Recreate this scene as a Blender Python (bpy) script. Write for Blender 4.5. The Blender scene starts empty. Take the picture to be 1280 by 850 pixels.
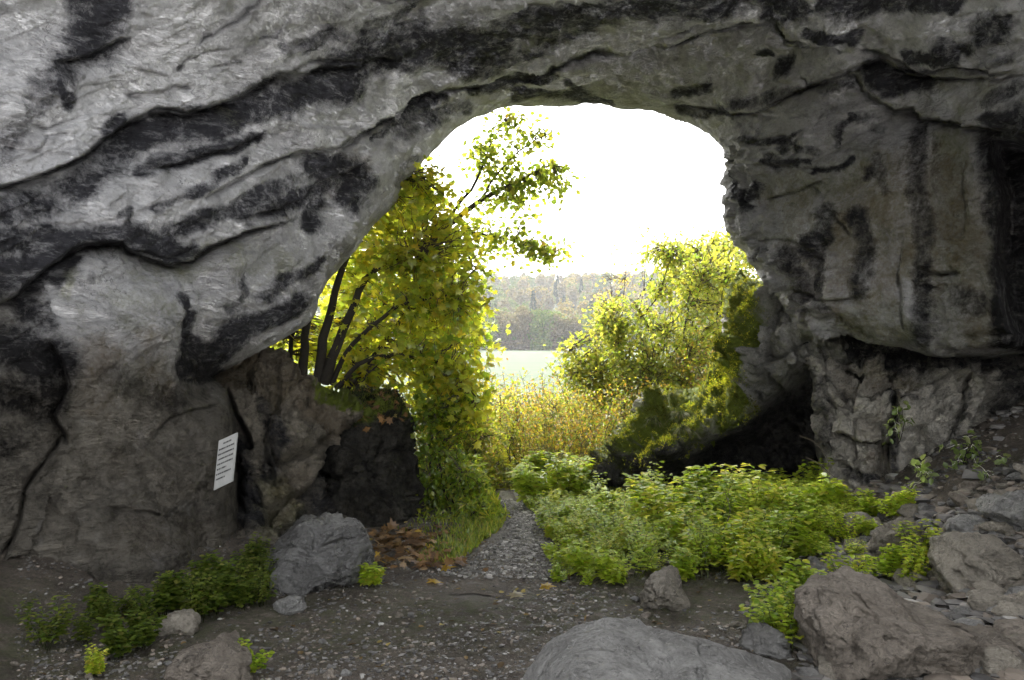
import bpy, bmesh, math, random
import numpy as np
from mathutils import Vector
C = bpy.context.scene
R = math.radians
random.seed(7); rng = np.random.default_rng(7)

# ------------------------------------------------------------ camera, sky, sun, exposure
CZ, F = 1.6, 1000.0
cam = bpy.data.cameras.new('camera'); co = bpy.data.objects.new('camera', cam)
C.collection.objects.link(co); C.camera = co
co.location = (0, 0, CZ); co.rotation_euler = (R(90), 0, 0)
cam.sensor_width = 36; cam.lens = 36 * F / 1280; cam.clip_start = 0.05; cam.clip_end = 12000
SUN_EL, SUN_AZ = 44, -24          # degrees; azimuth from +Y towards +X
w = bpy.data.worlds.new('World'); C.world = w; w.use_nodes = True
nt = w.node_tree; bg = nt.nodes['Background']
sk = nt.nodes.new('ShaderNodeTexSky'); sk.sky_type = 'NISHITA'; sk.sun_disc = False
sk.sun_elevation = R(SUN_EL); sk.sun_rotation = R(SUN_AZ); sk.dust_density = 4.5; sk.air_density = 1.0; sk.ozone_density = 1.0
hs = nt.nodes.new('ShaderNodeHueSaturation'); hs.inputs['Saturation'].default_value = .12   # thin white overcast
nt.links.new(sk.outputs[0], hs.inputs['Color']); nt.links.new(hs.outputs[0], bg.inputs[0]); bg.inputs[1].default_value = 0.15
sl = bpy.data.lights.new('sun', 'SUN'); so = bpy.data.objects.new('sun', sl); C.collection.objects.link(so)
sl.energy = .9; sl.angle = R(14); sl.color = (1, 0.95, 0.86)
_a, _e = R(SUN_AZ), R(SUN_EL)
so.rotation_euler = Vector((math.sin(_a)*math.cos(_e), math.cos(_a)*math.cos(_e), math.sin(_e))).to_track_quat('Z', 'Y').to_euler()
C.view_settings.view_transform = 'Standard'; C.view_settings.look = 'None'
C.view_settings.exposure = 2.65; C.view_settings.gamma = 1
C.cycles.use_denoising = True
C.cycles.max_bounces = 7; C.cycles.diffuse_bounces = 5; C.cycles.glossy_bounces = 2
C.cycles.transmission_bounces = 4; C.cycles.transparent_max_bounces = 8; C.cycles.volume_bounces = 0
C.cycles.use_adaptive_sampling = True; C.cycles.adaptive_threshold = 0.02
C.cycles.sample_clamp_indirect = 6

# ------------------------------------------------------------ noise
def _h(ix, iy, iz, s):
    n = (ix.astype(np.uint32)*np.uint32(374761393) + iy.astype(np.uint32)*np.uint32(668265263)
         + iz.astype(np.uint32)*np.uint32(2147483647 - 1013) + np.uint32((s*1274126177) & 0xffffffff))
    n = (n ^ (n >> np.uint32(13)))*np.uint32(1274126177)
    n = (n ^ (n >> np.uint32(16)))*np.uint32(2246822519)
    return n ^ (n >> np.uint32(15))
_G = np.array([(1,1,0),(-1,1,0),(1,-1,0),(-1,-1,0),(1,0,1),(-1,0,1),(1,0,-1),(-1,0,-1),(0,1,1),(0,-1,1),(0,1,-1),(0,-1,-1),(1,1,0),(0,-1,1),(-1,1,0),(0,-1,-1)], dtype=np.float32)
def pn(p, s=0):
    p = np.asarray(p, dtype=np.float64); i = np.floor(p).astype(np.int64); f = (p - i).astype(np.float32)
    u = f*f*f*(f*(f*6-15)+10); r = 0
    for dx in (0, 1):
        for dy in (0, 1):
            for dz in (0, 1):
                g = _G[_h(i[:,0]+dx, i[:,1]+dy, i[:,2]+dz, s) & np.uint32(15)]
                d = g[:,0]*(f[:,0]-dx) + g[:,1]*(f[:,1]-dy) + g[:,2]*(f[:,2]-dz)
                r = r + d*(u[:,0] if dx else 1-u[:,0])*(u[:,1] if dy else 1-u[:,1])*(u[:,2] if dz else 1-u[:,2])
    return r
def fbm(p, o=4, s=0, g=0.5):
    a, t, r = 1, 0, 0
    for k in range(o):
        r = r + a*pn(p*(2.03**k) + k*17.3, s+k); t += a; a *= g
    return r/t*1.5
def ridge(p, o=4, s=0, g=0.55):
    a, t, r = 1, 0, 0
    for k in range(o):
        r = r + a*(1 - np.abs(pn(p*(2.07**k) + k*11.1, s+k))*2.2); t += a; a *= g
    return r/t
def cells(p, s=0, tilt=1.0):
    """fractured facets: every Voronoi cell is a tilted plane; returns (height, distance to the cell edge)"""
    i = np.floor(p).astype(np.int64); n = len(p)
    d1 = np.full(n, 9.0); d2 = np.full(n, 9.0); h = np.zeros(n)
    for dx in (-1,0,1):
        for dy in (-1,0,1):
            for dz in (-1,0,1):
                cx, cy, cz = i[:,0]+dx, i[:,1]+dy, i[:,2]+dz
                a = _h(cx,cy,cz,s); b = _h(cx,cy,cz,s+5); c = _h(cx,cy,cz,s+9)
                qx = cx + (a & np.uint32(1023))/1023.; qy = cy + (b & np.uint32(1023))/1023.; qz = cz + (c & np.uint32(1023))/1023.
                ex, ey, ez = p[:,0]-qx, p[:,1]-qy, p[:,2]-qz
                d = np.sqrt(ex*ex+ey*ey+ez*ez)
                hh = ((a>>np.uint32(10)) & np.uint32(1023))/1023.-.5 + tilt*(ex*(((b>>np.uint32(10))&np.uint32(1023))/1023.-.5) + ey*(((c>>np.uint32(10))&np.uint32(1023))/1023.-.5) + ez*(((a>>np.uint32(20))&np.uint32(1023))/1023.-.5))
                m = d < d1
                d2 = np.where(m, d1, np.minimum(d2, d)); h = np.where(m, hh, h); d1 = np.where(m, d, d1)
    return h, d2-d1
def sst(a, b, x):
    t = np.clip((x-a)/(b-a), 0, 1); return t*t*(3-2*t)
def terrace(n, k, sharp=0.8):
    t = n*k; f = np.floor(t); r = t-f
    return (f + sst(sharp, 1, r))/k

# ------------------------------------------------------------ terrain
def terr(x, y, detail=True):
    x = np.asarray(x, float); y = np.asarray(y, float)
    z = -0.06*np.clip(y-2, 0, 9)
    z = z - 3.46*(1-np.exp(-np.clip(y-11, 0, None)/16))*sst(11, 13, y)
    z = z + np.where(y > 430, 70*sst(440, 1000, y), 0)
    nearw = 1 - sst(8.6, 10.5, y)
    z = z + nearw*np.minimum(0.55*np.log1p(np.exp((x-3.1)*3))/3, 2.5)
    z = z + nearw*np.minimum(0.30*np.log1p(np.exp((-x-2.3+0.1*(y-5))*4))/4, 1.0)
    o = sst(9.4, 11.0, y)*(1-sst(30, 60, y))
    z = z + o*(1.7*sst(1.5, 3.6, -x-0.02*y) + 1.35*sst(0.9, 3.4, x-0.05*y)*sst(11.4, 13, y))
    if detail:
        p = np.stack([x, y, x*0], 1)
        z = z + 0.05*fbm(p*0.9, 4, 3)*(1-sst(20, 60, y)) + (0.020*fbm(p*6, 3, 8)+.009*fbm(p*19, 2, 12))*(1-sst(9, 14, y))
        z = z + sst(450, 700, y)*6*fbm(p*0.006, 3, 5)
    return z
def at(px, py, Y): return np.array([(px-640)/F*Y, Y, CZ-(py-425)/F*Y])
def gpt(px, py):
    """where the line of sight through a pixel meets the ground"""
    Y = 3.0
    ys = np.linspace(2.5, 14, 1200); xs = (px-640)/F*ys
    d = CZ-(py-425)/F*ys - terr(xs, ys)
    k = np.argmax(d < 0); Y = ys[k] if d[k] < 0 else 12
    return np.array([(px-640)/F*Y, Y, float(terr([(px-640)/F*Y], [Y])[0])])

# ------------------------------------------------------------ mesh building
class Acc:
    def __init__(s): s.V=[]; s.L=[]; s.T=[]; s.K=[]; s.n=0
    def add(s, V, faces, col=None):
        """V (n,3); faces (m,k) array or list of tuples"""
        V = np.asarray(V, float)
        if isinstance(faces, np.ndarray):
            s.L.append(faces.ravel()+s.n); s.T.append(np.full(len(faces), faces.shape[1]))
        else:
            for f in faces: s.L.append(np.array(f)+s.n); s.T.append(np.array([len(f)]))
        s.V.append(V); s.n += len(V)
        if col is None: col = (1,1,1)
        col = np.asarray(col, float)
        s.K.append(np.broadcast_to(col, (len(V), 3)) if col.ndim == 1 else col)
    def build(s, name, mat, parent=None, origin=None, smooth=False, attrs=None, color=True):
        V = np.concatenate(s.V); L = np.concatenate(s.L).astype(np.int32); T = np.concatenate(s.T).astype(np.int32)
        if origin is not None: V = V - np.array(origin)
        me = bpy.data.meshes.new(name)
        me.vertices.add(len(V)); me.vertices.foreach_set('co', V.astype(np.float32).ravel())
        me.loops.add(len(L)); me.loops.foreach_set('vertex_index', L)
        me.polygons.add(len(T)); me.polygons.foreach_set('loop_start', np.concatenate([[0], np.cumsum(T)[:-1]]).astype(np.int32))
        me.polygons.foreach_set('use_smooth', np.full(len(T), smooth))
        me.update(calc_edges=True); me.validate()
        if color:
            a = me.attributes.new('col', 'FLOAT_COLOR', 'POINT'); K = np.concatenate(s.K)
            a.data.foreach_set('color', np.concatenate([K, np.ones((len(K),1))], 1).astype(np.float32).ravel())
        for k, v in (attrs or {}).items():
            a = me.attributes.new(k, 'FLOAT_COLOR', 'POINT')
            a.data.foreach_set('color', np.concatenate([v, np.ones((len(v),1))], 1).astype(np.float32).ravel())
        me.materials.append(mat)
        o = bpy.data.objects.new(name, me); C.collection.objects.link(o)
        if parent is not None: o.parent = parent
        elif origin is not None: o.location = origin
        return o
def tube(acc, pts, rad, sides=6, col=None, cap=True):
    pts = np.asarray(pts, float); n = len(pts); rad = np.broadcast_to(rad, (n,))
    t = np.gradient(pts, axis=0); t /= np.linalg.norm(t, axis=1)[:,None]+1e-9
    ref = np.array([0.31, 0.93, 0.2]) if abs(t[0] @ np.array([0.31,0.93,0.2])) < .9 else np.array([1.,0,0])
    a = np.cross(t, ref); a /= np.linalg.norm(a, axis=1)[:,None]+1e-9; b = np.cross(t, a)
    th = np.linspace(0, 2*math.pi, sides, endpoint=False)
    V = pts[:,None] + rad[:,None,None]*(np.cos(th)[None,:,None]*a[:,None] + np.sin(th)[None,:,None]*b[:,None])
    i = np.arange(n-1)[:,None]*sides; j = np.arange(sides)[None]; k = (j+1) % sides
    f = np.stack([i+j, i+k, i+sides+k, i+sides+j], -1).reshape(-1, 4)
    acc.add(V.reshape(-1, 3), f, col)
OVATE = (np.array([(0,0,0),(-.30,.28,.07),(-.27,.66,.06),(0,1,-.05),(.27,.66,.06),(.30,.28,.07),(0,.45,-.02)]), [(0,6,2,1),(6,3,2),(0,5,4,6),(6,4,3)])
ROUND = (np.array([(0,0,0),(-.40,.22,.06),(-.42,.62,.05),(0,.95,-.04),(.42,.62,.05),(.40,.22,.06),(0,.45,-.03)]), [(0,6,2,1),(6,3,2),(0,5,4,6),(6,4,3)])
_m = [(0,0),(.12,.02),(.42,-.12),(.30,.14),(.62,.30),(.34,.36),(.38,.60),(.14,.56),(0,1.0)]
_mv = _m + [(-x, y) for x, y in _m[-2:0:-1]]
MAPLE = (np.array([(x, y, -.10*(x*x+ (y-.4)**2)*1.5) for x, y in _mv] + [(0,.34,.04)]), [(16, k, (k+1) % 16) for k in range(16)])
NARROW = (np.array([(0,0,0),(-.13,.35,.03),(0,1,-.12),(.13,.35,.03)]), [(0,3,2,1)])
def unit(v): return v/(np.linalg.norm(v, axis=-1, keepdims=True)+1e-9)
def leaves(acc, P, axis, up, size, tpl, col):
    P = np.asarray(P, float); n = len(P)
    if not n: return
    y = unit(axis); x = unit(np.cross(y, up)); z = np.cross(x, y)
    T, fs = tpl; s = np.broadcast_to(size, (n,))[:,None,None]
    V = P[:,None] + s*(T[None,:,0:1]*x[:,None] + T[None,:,1:2]*y[:,None] + T[None,:,2:3]*z[:,None])
    k = len(T); base = np.arange(n)[:,None]*k
    col = np.repeat(np.broadcast_to(np.asarray(col, float), (n,3)), k, 0)
    off = acc.n; acc.V.append(V.reshape(-1,3)); acc.n += n*k; acc.K.append(col)
    for m in sorted(set(len(f) for f in fs)):
        ff = np.array([f for f in fs if len(f) == m])
        idx = (base[:,:,None] + ff[None]).reshape(-1, m)
        acc.L.append(idx.ravel()+off); acc.T.append(np.full(len(idx), m))
def rvec(n): return unit(rng.normal(size=(n,3)))
def pick(cols, n, wts=None, jit=0.18):
    cols = np.array(cols); k = rng.choice(len(cols), n, p=None if wts is None else np.array(wts)/sum(wts))
    return np.clip(cols[k]*(1+jit*rng.normal(size=(n,1))), .004, .8)

# ------------------------------------------------------------ tagging
def tag(o, label, cat, group=None, kind=None):
    if kind: o['kind'] = kind
    if label: o['label'] = label
    if cat: o['category'] = cat
    if group: o['group'] = group
    return o
def empty(name, loc, rz=0):
    e = bpy.data.objects.new(name, None); C.collection.objects.link(e); e.location = loc; e.rotation_euler = (0,0,rz)
    e.empty_display_size = .1; return e
def copy_tree(o, parent=None):
    c = o.copy(); C.collection.objects.link(c)
    if parent is not None: c.parent = parent
    for ch in [q for q in bpy.data.objects if q.parent is o]: copy_tree(ch, c)
    return c

# ------------------------------------------------------------ materials
def mat(name):
    m = bpy.data.materials.new(name); m.use_nodes = True; t = m.node_tree
    b = t.nodes['Principled BSDF']; return m, t, b
def N(t, kind, **kw):
    n = t.nodes.new(kind)
    for k, v in kw.items():
        if k in n.inputs.keys() if not isinstance(k, int) else False: n.inputs[k].default_value = v
        else: setattr(n, k, v)
    return n
def noise(t, vec, scale, detail=6, rough=.6, dist=0):
    n = t.nodes.new('ShaderNodeTexNoise'); n.inputs['Scale'].default_value = scale; n.inputs['Detail'].default_value = detail
    n.inputs['Roughness'].default_value = rough; n.inputs['Distortion'].default_value = dist; t.links.new(vec, n.inputs['Vector']); return n.outputs[0]
def ramp(t, fac, stops):
    n = t.nodes.new('ShaderNodeValToRGB'); t.links.new(fac, n.inputs[0]); e = n.color_ramp.elements
    while len(e) < len(stops): e.new(.5)
    for k, (p, c) in enumerate(stops): e[k].position = p; e[k].color = (c if hasattr(c, '__len__') else (c,c,c)) + ((1,) if hasattr(c, '__len__') else ()) if hasattr(c, '__len__') else (c,c,c,1)
    return n.outputs[0]
def mix(t, fac, a, b, mode='MIX'):
    n = t.nodes.new('ShaderNodeMix'); n.data_type = 'RGBA'; n.blend_type = mode
    for s, v in ((0, fac), (6, a), (7, b)):
        if hasattr(v, 'links'): t.links.new(v, n.inputs[s])
        else: n.inputs[s].default_value = v if s == 0 else tuple(v)+(1,)
    return n.outputs[2]
def math_(t, op, a, b=None, clamp=False):
    n = t.nodes.new('ShaderNodeMath'); n.operation = op; n.use_clamp = clamp
    for s, v in ((0, a), (1, b)):
        if v is None: continue
        if hasattr(v, 'links'): t.links.new(v, n.inputs[s])
        else: n.inputs[s].default_value = v
    return n.outputs[0]
def bump(t, b, h, strength, dist, prev=None):
    n = t.nodes.new('ShaderNodeBump'); n.inputs['Strength'].default_value = strength; n.inputs['Distance'].default_value = dist
    t.links.new(h, n.inputs['Height'])
    if prev is not None: t.links.new(prev, n.inputs['Normal'])
    return n.outputs[0]
def rock_mat(name, lo, hi, dark=(.022,.022,.026), green=(.19,.20,.075), brown=(.23,.165,.095), moss=(.10,.125,.014), bs=1.0, rough=.85, stain=True, amt=.35, spec=.25, darkening=(.205,.188,.155), beds=(.55,.6,2.0), fine=1.0):
    m, t, b = mat(name); g = t.nodes.new('ShaderNodeNewGeometry'); P = g.outputs['Position']
    n1 = noise(t, P, 1.3, 8, .62, .6); n2 = noise(t, P, 7, 8, .7); n3 = noise(t, P, 38, 5, .7)
    c = mix(t, ramp(t, n1, [(.3, 0.), (.72, 1.)]), lo, hi)
    c = mix(t, .45+.4*fine, c, ramp(t, n2, [(.25, .35), (.48, .95), (.72, 1.3)]), 'MULTIPLY')
    c = mix(t, .3+.3*fine, c, ramp(t, n3, [(.25, .5), (.55, 1.0), (.8, 1.25)]), 'MULTIPLY')
    # flaking beds: saw-tooth scarps along the stretched bedding, with crisp edges
    mp = t.nodes.new('ShaderNodeMapping'); mp.inputs['Rotation'].default_value = (0, R(24), 0); mp.inputs['Scale'].default_value = beds; t.links.new(P, mp.inputs[0])
    def saw(scale, k, det=6, dist=.5):
        q = math_(t, 'FRACT', math_(t, 'MULTIPLY', noise(t, mp.outputs[0], scale, det, .55, dist), k)); return q
    s1, s2_ = saw(1.5, 9), saw(4.5, 7, 7, .9)
    w1 = ramp(t, noise(t, P, 1.9, 3, .5), [(.40, 0.), (.58, 1.)]); w2 = ramp(t, noise(t, P, 4.3, 3, .5), [(.42, 0.), (.55, 1.)])
    e1 = math_(t, 'MULTIPLY', ramp(t, s1, [(0, 1.), (.05, 0.)]), w1); e2 = math_(t, 'MULTIPLY', ramp(t, s2_, [(0, 1.), (.07, 0.)]), w2)
    c = mix(t, math_(t, 'MULTIPLY', e1, .55), c, dark); c = mix(t, math_(t, 'MULTIPLY', e2, .4), c, dark)
    l2 = math_(t, 'MULTIPLY', ramp(t, s2_, [(.8, 0.), (.97, 1.)]), w2); c = mix(t, math_(t, 'MULTIPLY', l2, .30*max(0, fine-.45)/.55), c, tuple(min(.85, x*1.35) for x in hi))
    # hairline fractures
    v = t.nodes.new('ShaderNodeTexVoronoi'); v.feature = 'DISTANCE_TO_EDGE'; v.inputs['Scale'].default_value = 3.1
    wv = t.nodes.new('ShaderNodeVectorMath'); wv.operation = 'MULTIPLY_ADD'
    nn = t.nodes.new('ShaderNodeTexNoise'); nn.inputs['Scale'].default_value = 2.5; nn.inputs['Detail'].default_value = 5; t.links.new(P, nn.inputs['Vector'])
    t.links.new(nn.outputs[1], wv.inputs[0]); wv.inputs[1].default_value = (.9,.9,.9); t.links.new(P, wv.inputs[2])
    t.links.new(wv.outputs[0], v.inputs['Vector'])
    crack = ramp(t, v.outputs['Distance'], [(0, 0.), (.012, 1.)])
    cm = ramp(t, noise(t, P, 2.1, 3, .5), [(.52, 0.), (.60, 1.)])
    crk = math_(t, 'MULTIPLY', math_(t, 'SUBTRACT', 1, crack), cm)
    c = mix(t, math_(t, 'MULTIPLY', crk, .6), c, dark)
    spk = ramp(t, noise(t, P, 14, 10, .8, .3), [(.56, 0.), (.61, 1.)])
    c = mix(t, math_(t, 'MULTIPLY', spk, amt), c, dark)
    if stain:
        a = t.nodes.new('ShaderNodeAttribute'); a.attribute_name = 'stain'; s = t.nodes.new('ShaderNodeSeparateColor'); t.links.new(a.outputs[0], s.inputs[0])
        nz = math_(t, 'ADD', math_(t, 'MULTIPLY', noise(t, P, 3.2, 8, .7, .4), .6), math_(t, 'MULTIPLY', noise(t, P, 22, 9, .8, .2), .4))
        def msk(ch, k=1.1):
            return math_(t, 'MULTIPLY', math_(t, 'SUBTRACT', math_(t, 'ADD', s.outputs[ch], math_(t, 'MULTIPLY', math_(t, 'SUBTRACT', nz, .5), 2.9)), .25), k*1.1, True)
        gm = math_(t, 'MULTIPLY', msk(1), ramp(t, s.outputs[1], [(0, 0.), (.15, 1.)]))
        c = mix(t, math_(t, 'MULTIPLY', gm, .85), c, green)
        bmk = math_(t, 'MULTIPLY', msk(2), ramp(t, s.outputs[2], [(0, 0.), (.15, 1.)]))
        c = mix(t, math_(t, 'MULTIPLY', bmk, .8), c, brown)
        dm = math_(t, 'MULTIPLY', msk(0, 1.35), ramp(t, s.outputs[0], [(0, 0.), (.12, 1.)]))  # dark channel holds stains and the painted shade of hollows and cracks
        dcol = mix(t, ramp(t, n2, [(.35, 0.), (.7, 1.)]), dark, tuple(x*2.2 for x in dark))
        fl = ramp(t, noise(t, mp.outputs[0], 7, 9, .8, .5), [(.52, .97), (.64, .62)])
        c = mix(t, math_(t, 'MULTIPLY', dm, fl), c, dcol)
        a2 = t.nodes.new('ShaderNodeAttribute'); a2.attribute_name = 'moss'; s2 = t.nodes.new('ShaderNodeSeparateColor'); t.links.new(a2.outputs[0], s2.inputs[0])
        c = mix(t, math_(t, 'MULTIPLY', s2.outputs[1], ramp(t, noise(t, P, 3, 8, .7), [(.25, .75), (.6, 1.)])), c, mix(t, 1, c, darkening, 'MULTIPLY'))
        c = mix(t, math_(t, 'MULTIPLY', ramp(t, s2.outputs[2], [(.15, 0.), (.85, 1.)]), .9), c, (.012,.011,.011))  # blue channel paints near-black shade into the crack lines
        mm = math_(t, 'MULTIPLY', math_(t, 'SUBTRACT', math_(t, 'ADD', s2.outputs[0], math_(t, 'MULTIPLY', math_(t, 'SUBTRACT', nz, .5), 1.2)), .35), 3.0, True)
        mm = math_(t, 'MULTIPLY', mm, ramp(t, s2.outputs[0], [(0, 0.), (.1, 1.)]))
        mc = mix(t, n2, moss, tuple(x*1.9 for x in moss))
        c = mix(t, mm, c, mc)
    t.links.new(c, b.inputs['Base Color']); b.inputs['Specular IOR Level'].default_value = spec
    t.links.new(ramp(t, n2, [(.3, rough-.2), (.7, min(1, rough+.1))]), b.inputs['Roughness'])
    bb = bump(t, b, n2, .45+.55*fine, .11*bs); bb = bump(t, b, n3, fine, .030*bs, bb); bb = bump(t, b, math_(t, 'MULTIPLY', s1, w1), 1.0, .035*bs, bb); bb = bump(t, b, math_(t, 'MULTIPLY', s2_, w2), 1.0, (.007+.009*fine)*bs, bb)
    bb = bump(t, b, crk, -.6*bs if False else .6*bs, .01, bb)
    nf = noise(t, P, 130, 4, .75); bb = bump(t, b, nf, .7*fine, .008*bs, bb)
    t.links.new(bb, b.inputs['Normal']); return m
def leaf_mat(name, tr=.45, gloss=.06):
    m = bpy.data.materials.new(name); m.use_nodes = True; t = m.node_tree; t.nodes.clear()
    o = t.nodes.new('ShaderNodeOutputMaterial'); a = t.nodes.new('ShaderNodeAttribute'); a.attribute_name = 'col'
    g = t.nodes.new('ShaderNodeNewGeometry')
    c = mix(t, .5, a.outputs[0], ramp(t, noise(t, g.outputs['Position'], 30, 3, .6), [(.3, .6), (.7, 1.25)]), 'MULTIPLY')
    d = t.nodes.new('ShaderNodeBsdfDiffuse'); tr_ = t.nodes.new('ShaderNodeBsdfTranslucent'); gl = t.nodes.new('ShaderNodeBsdfGlossy'); gl.inputs['Roughness'].default_value = .42
    t.links.new(c, d.inputs[0]); t.links.new(mix(t, 1, c, (1.35,1.3,.8), 'MULTIPLY'), tr_.inputs[0])
    m1 = t.nodes.new('ShaderNodeMixShader'); m1.inputs[0].default_value = tr; t.links.new(d.outputs[0], m1.inputs[1]); t.links.new(tr_.outputs[0], m1.inputs[2])
    m2 = t.nodes.new('ShaderNodeMixShader'); m2.inputs[0].default_value = gloss; t.links.new(m1.outputs[0], m2.inputs[1]); t.links.new(gl.outputs[0], m2.inputs[2])
    t.links.new(m2.outputs[0], o.inputs[0]); return m
def bark_mat(name, c0, c1):
    m, t, b = mat(name); g = t.nodes.new('ShaderNodeNewGeometry'); n = noise(t, g.outputs['Position'], 22, 6, .7)
    t.links.new(mix(t, n, c0, c1), b.inputs['Base Color']); b.inputs['Roughness'].default_value = .9
    t.links.new(bump(t, b, n, .7, .01), b.inputs['Normal']); return m
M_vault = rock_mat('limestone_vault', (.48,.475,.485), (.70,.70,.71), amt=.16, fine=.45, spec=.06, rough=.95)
M_left = rock_mat('weathered_limestone', (.27,.24,.19), (.54,.48,.39), amt=.4, bs=1.3, beds=(1.2,1.2,1.7))
M_right = rock_mat('pale_rough_limestone', (.50,.46,.385), (.74,.69,.60), amt=.4, bs=1.3, beds=(1.2,1.2,1.7))
M_moss = rock_mat('mossy_limestone', (.28,.27,.24), (.50,.48,.44), amt=.5, bs=1.2, beds=(1.2,1.2,1.7))
M_wet = rock_mat('wet_dark_rock', (.08,.077,.072), (.40,.39,.375), amt=.3, rough=.36, bs=1.6, stain=False, spec=.6, beds=(1.2,1.2,1.7))
M_stone = rock_mat('fallen_stone', (.22,.195,.155), (.54,.49,.41), amt=.3, bs=1.2, stain=False, beds=(1.2,1.2,1.7))
M_stoneb = rock_mat('pinkish_stone', (.17,.145,.115), (.47,.41,.345), amt=.4, bs=1.2, stain=False, beds=(1.2,1.2,1.7))
M_grey = rock_mat('smooth_grey_stone', (.19,.183,.172), (.52,.51,.485), amt=.45, bs=1.4, stain=False, beds=(1.2,1.2,1.7))
M_leaf = leaf_mat('leaf', .68); M_leafd = leaf_mat('leaf_dull', .3, .03)
M_bark = bark_mat('bark', (.018,.015,.011), (.06,.05,.038)); M_twig = bark_mat('twig', (.06,.045,.03), (.14,.11,.08))

# ------------------------------------------------------------ ground, path, field
def ground_mat():
    m, t, b = mat('cave_floor_soil'); g = t.nodes.new('ShaderNodeNewGeometry'); P = g.outputs['Position']
    a = t.nodes.new('ShaderNodeAttribute'); a.attribute_name = 'stain'; s = t.nodes.new('ShaderNodeSeparateColor'); t.links.new(a.outputs[0], s.inputs[0])
    n = noise(t, P, 2.2, 8, .65); n2 = noise(t, P, 26, 8, .75); n3 = noise(t, P, 90, 4, .7)
    c = mix(t, ramp(t, n, [(.35, 0.), (.68, 1.)]), (.082,.068,.054), (.19,.158,.128))
    c = mix(t, .8, c, ramp(t, n2, [(.3, .45), (.55, 1.), (.75, 1.6)]), 'MULTIPLY')
    c = mix(t, .6, c, ramp(t, n3, [(.3, .5), (.6, 1.2), (.75, 2.)]), 'MULTIPLY')
    gm = math_(t, 'MULTIPLY', s.outputs[1], ramp(t, noise(t, P, 9, 8, .7), [(.42, 0.), (.58, 1.)]))
    c = mix(t, gm, c, (.065,.085,.022))
    c = mix(t, s.outputs[2], c, (.10,.125,.045))
    c = mix(t, math_(t, 'MULTIPLY', s.outputs[0], .8), c, (.30,.285,.26))
    t.links.new(c, b.inputs['Base Color']); b.inputs['Roughness'].default_value = .8; b.inputs['Specular IOR Level'].default_value = .35
    bb = bump(t, b, n2, 1.0, .05); bb = bump(t, b, n3, 1.0, .016, bb); t.links.new(bb, b.inputs['Normal']); return m
M_ground = ground_mat()
ys = np.concatenate([-np.geomspace(60, 1, 25), np.linspace(0, 2.4, 20), np.linspace(2.5, 11, 420), np.geomspace(11.05, 40, 90), np.geomspace(41, 3500, 90)])
ss = np.concatenate([-np.geomspace(30, 1.02, 40), np.linspace(-1, 1, 520), np.geomspace(1.02, 30, 40)])
YY, SS = np.meshgrid(ys, ss, indexing='ij'); XX = SS*(1.2 + .72*np.abs(YY))
XX = np.where(np.abs(SS) > 1, XX, XX)
gx, gy = XX.ravel(), YY.ravel(); gz = terr(gx, gy)
PATHC = [(600, 745), (628, 712), (648, 690), (657, 668), (655, 652), (648, 640), (640, 634)]
PW = [(gpt(*q)) for q in PATHC]
PATHW = np.array([p[:2] for p in PW]); 
PATHW = np.vstack([PATHW, [[-.1, 11.2], [-.25, 13], [-.1, 16], [.3, 20], [.3, 30]]])
def dpoly(x, y, poly):
    d = np.full(len(x), 1e9)
    for a, b in zip(poly[:-1], poly[1:]):
        ab = b-a; t = np.clip(((x-a[0])*ab[0]+(y-a[1])*ab[1])/(ab@ab+1e-12), 0, 1)
        d = np.minimum(d, np.hypot(x-a[0]-t*ab[0], y-a[1]-t*ab[1]))
    return d
st = np.zeros((len(gx), 3)); P3 = np.stack([gx, gy, gx*0], 1); nz = fbm(P3*1.5, 4, 40)
pd = dpoly(gx, gy, PATHW)
st[:,1] = (1-sst(.25, 1.0, np.abs(gy-5.3-.3*gx)+.5*nz))*.8 + .35*sst(-.2,.4,nz)*(1-sst(3,4,np.abs(gx)))
st[:,0] = (1-sst(.10, .45, pd+.25*nz))*sst(4.8, 6.8, gy)
st[:,2] = sst(9, 10.5, gy+.4*nz)*sst(.3,.6,pd)
st[:,1] *= .55; st[:,0] = np.maximum(st[:,0], 1.25*(1-sst(.5, 2.2, gy+.5*nz)))  # unseen ground behind the camera made pale to bounce light onto the roof
st = np.clip(st, 0, 1.25)
n0, n1 = YY.shape; idx = np.arange(n0*n1).reshape(n0, n1)
fc = np.stack([idx[:-1,:-1], idx[:-1,1:], idx[1:,1:], idx[1:,:-1]], -1).reshape(-1, 4)
ac = Acc(); ac.add(np.stack([gx, gy, gz], 1), fc)
tag(ac.build('ground', M_ground, smooth=True, attrs={'stain': st}, color=False), 'dark trodden earth floor of the cave sloping out to the valley', 'ground', kind='structure')

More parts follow.
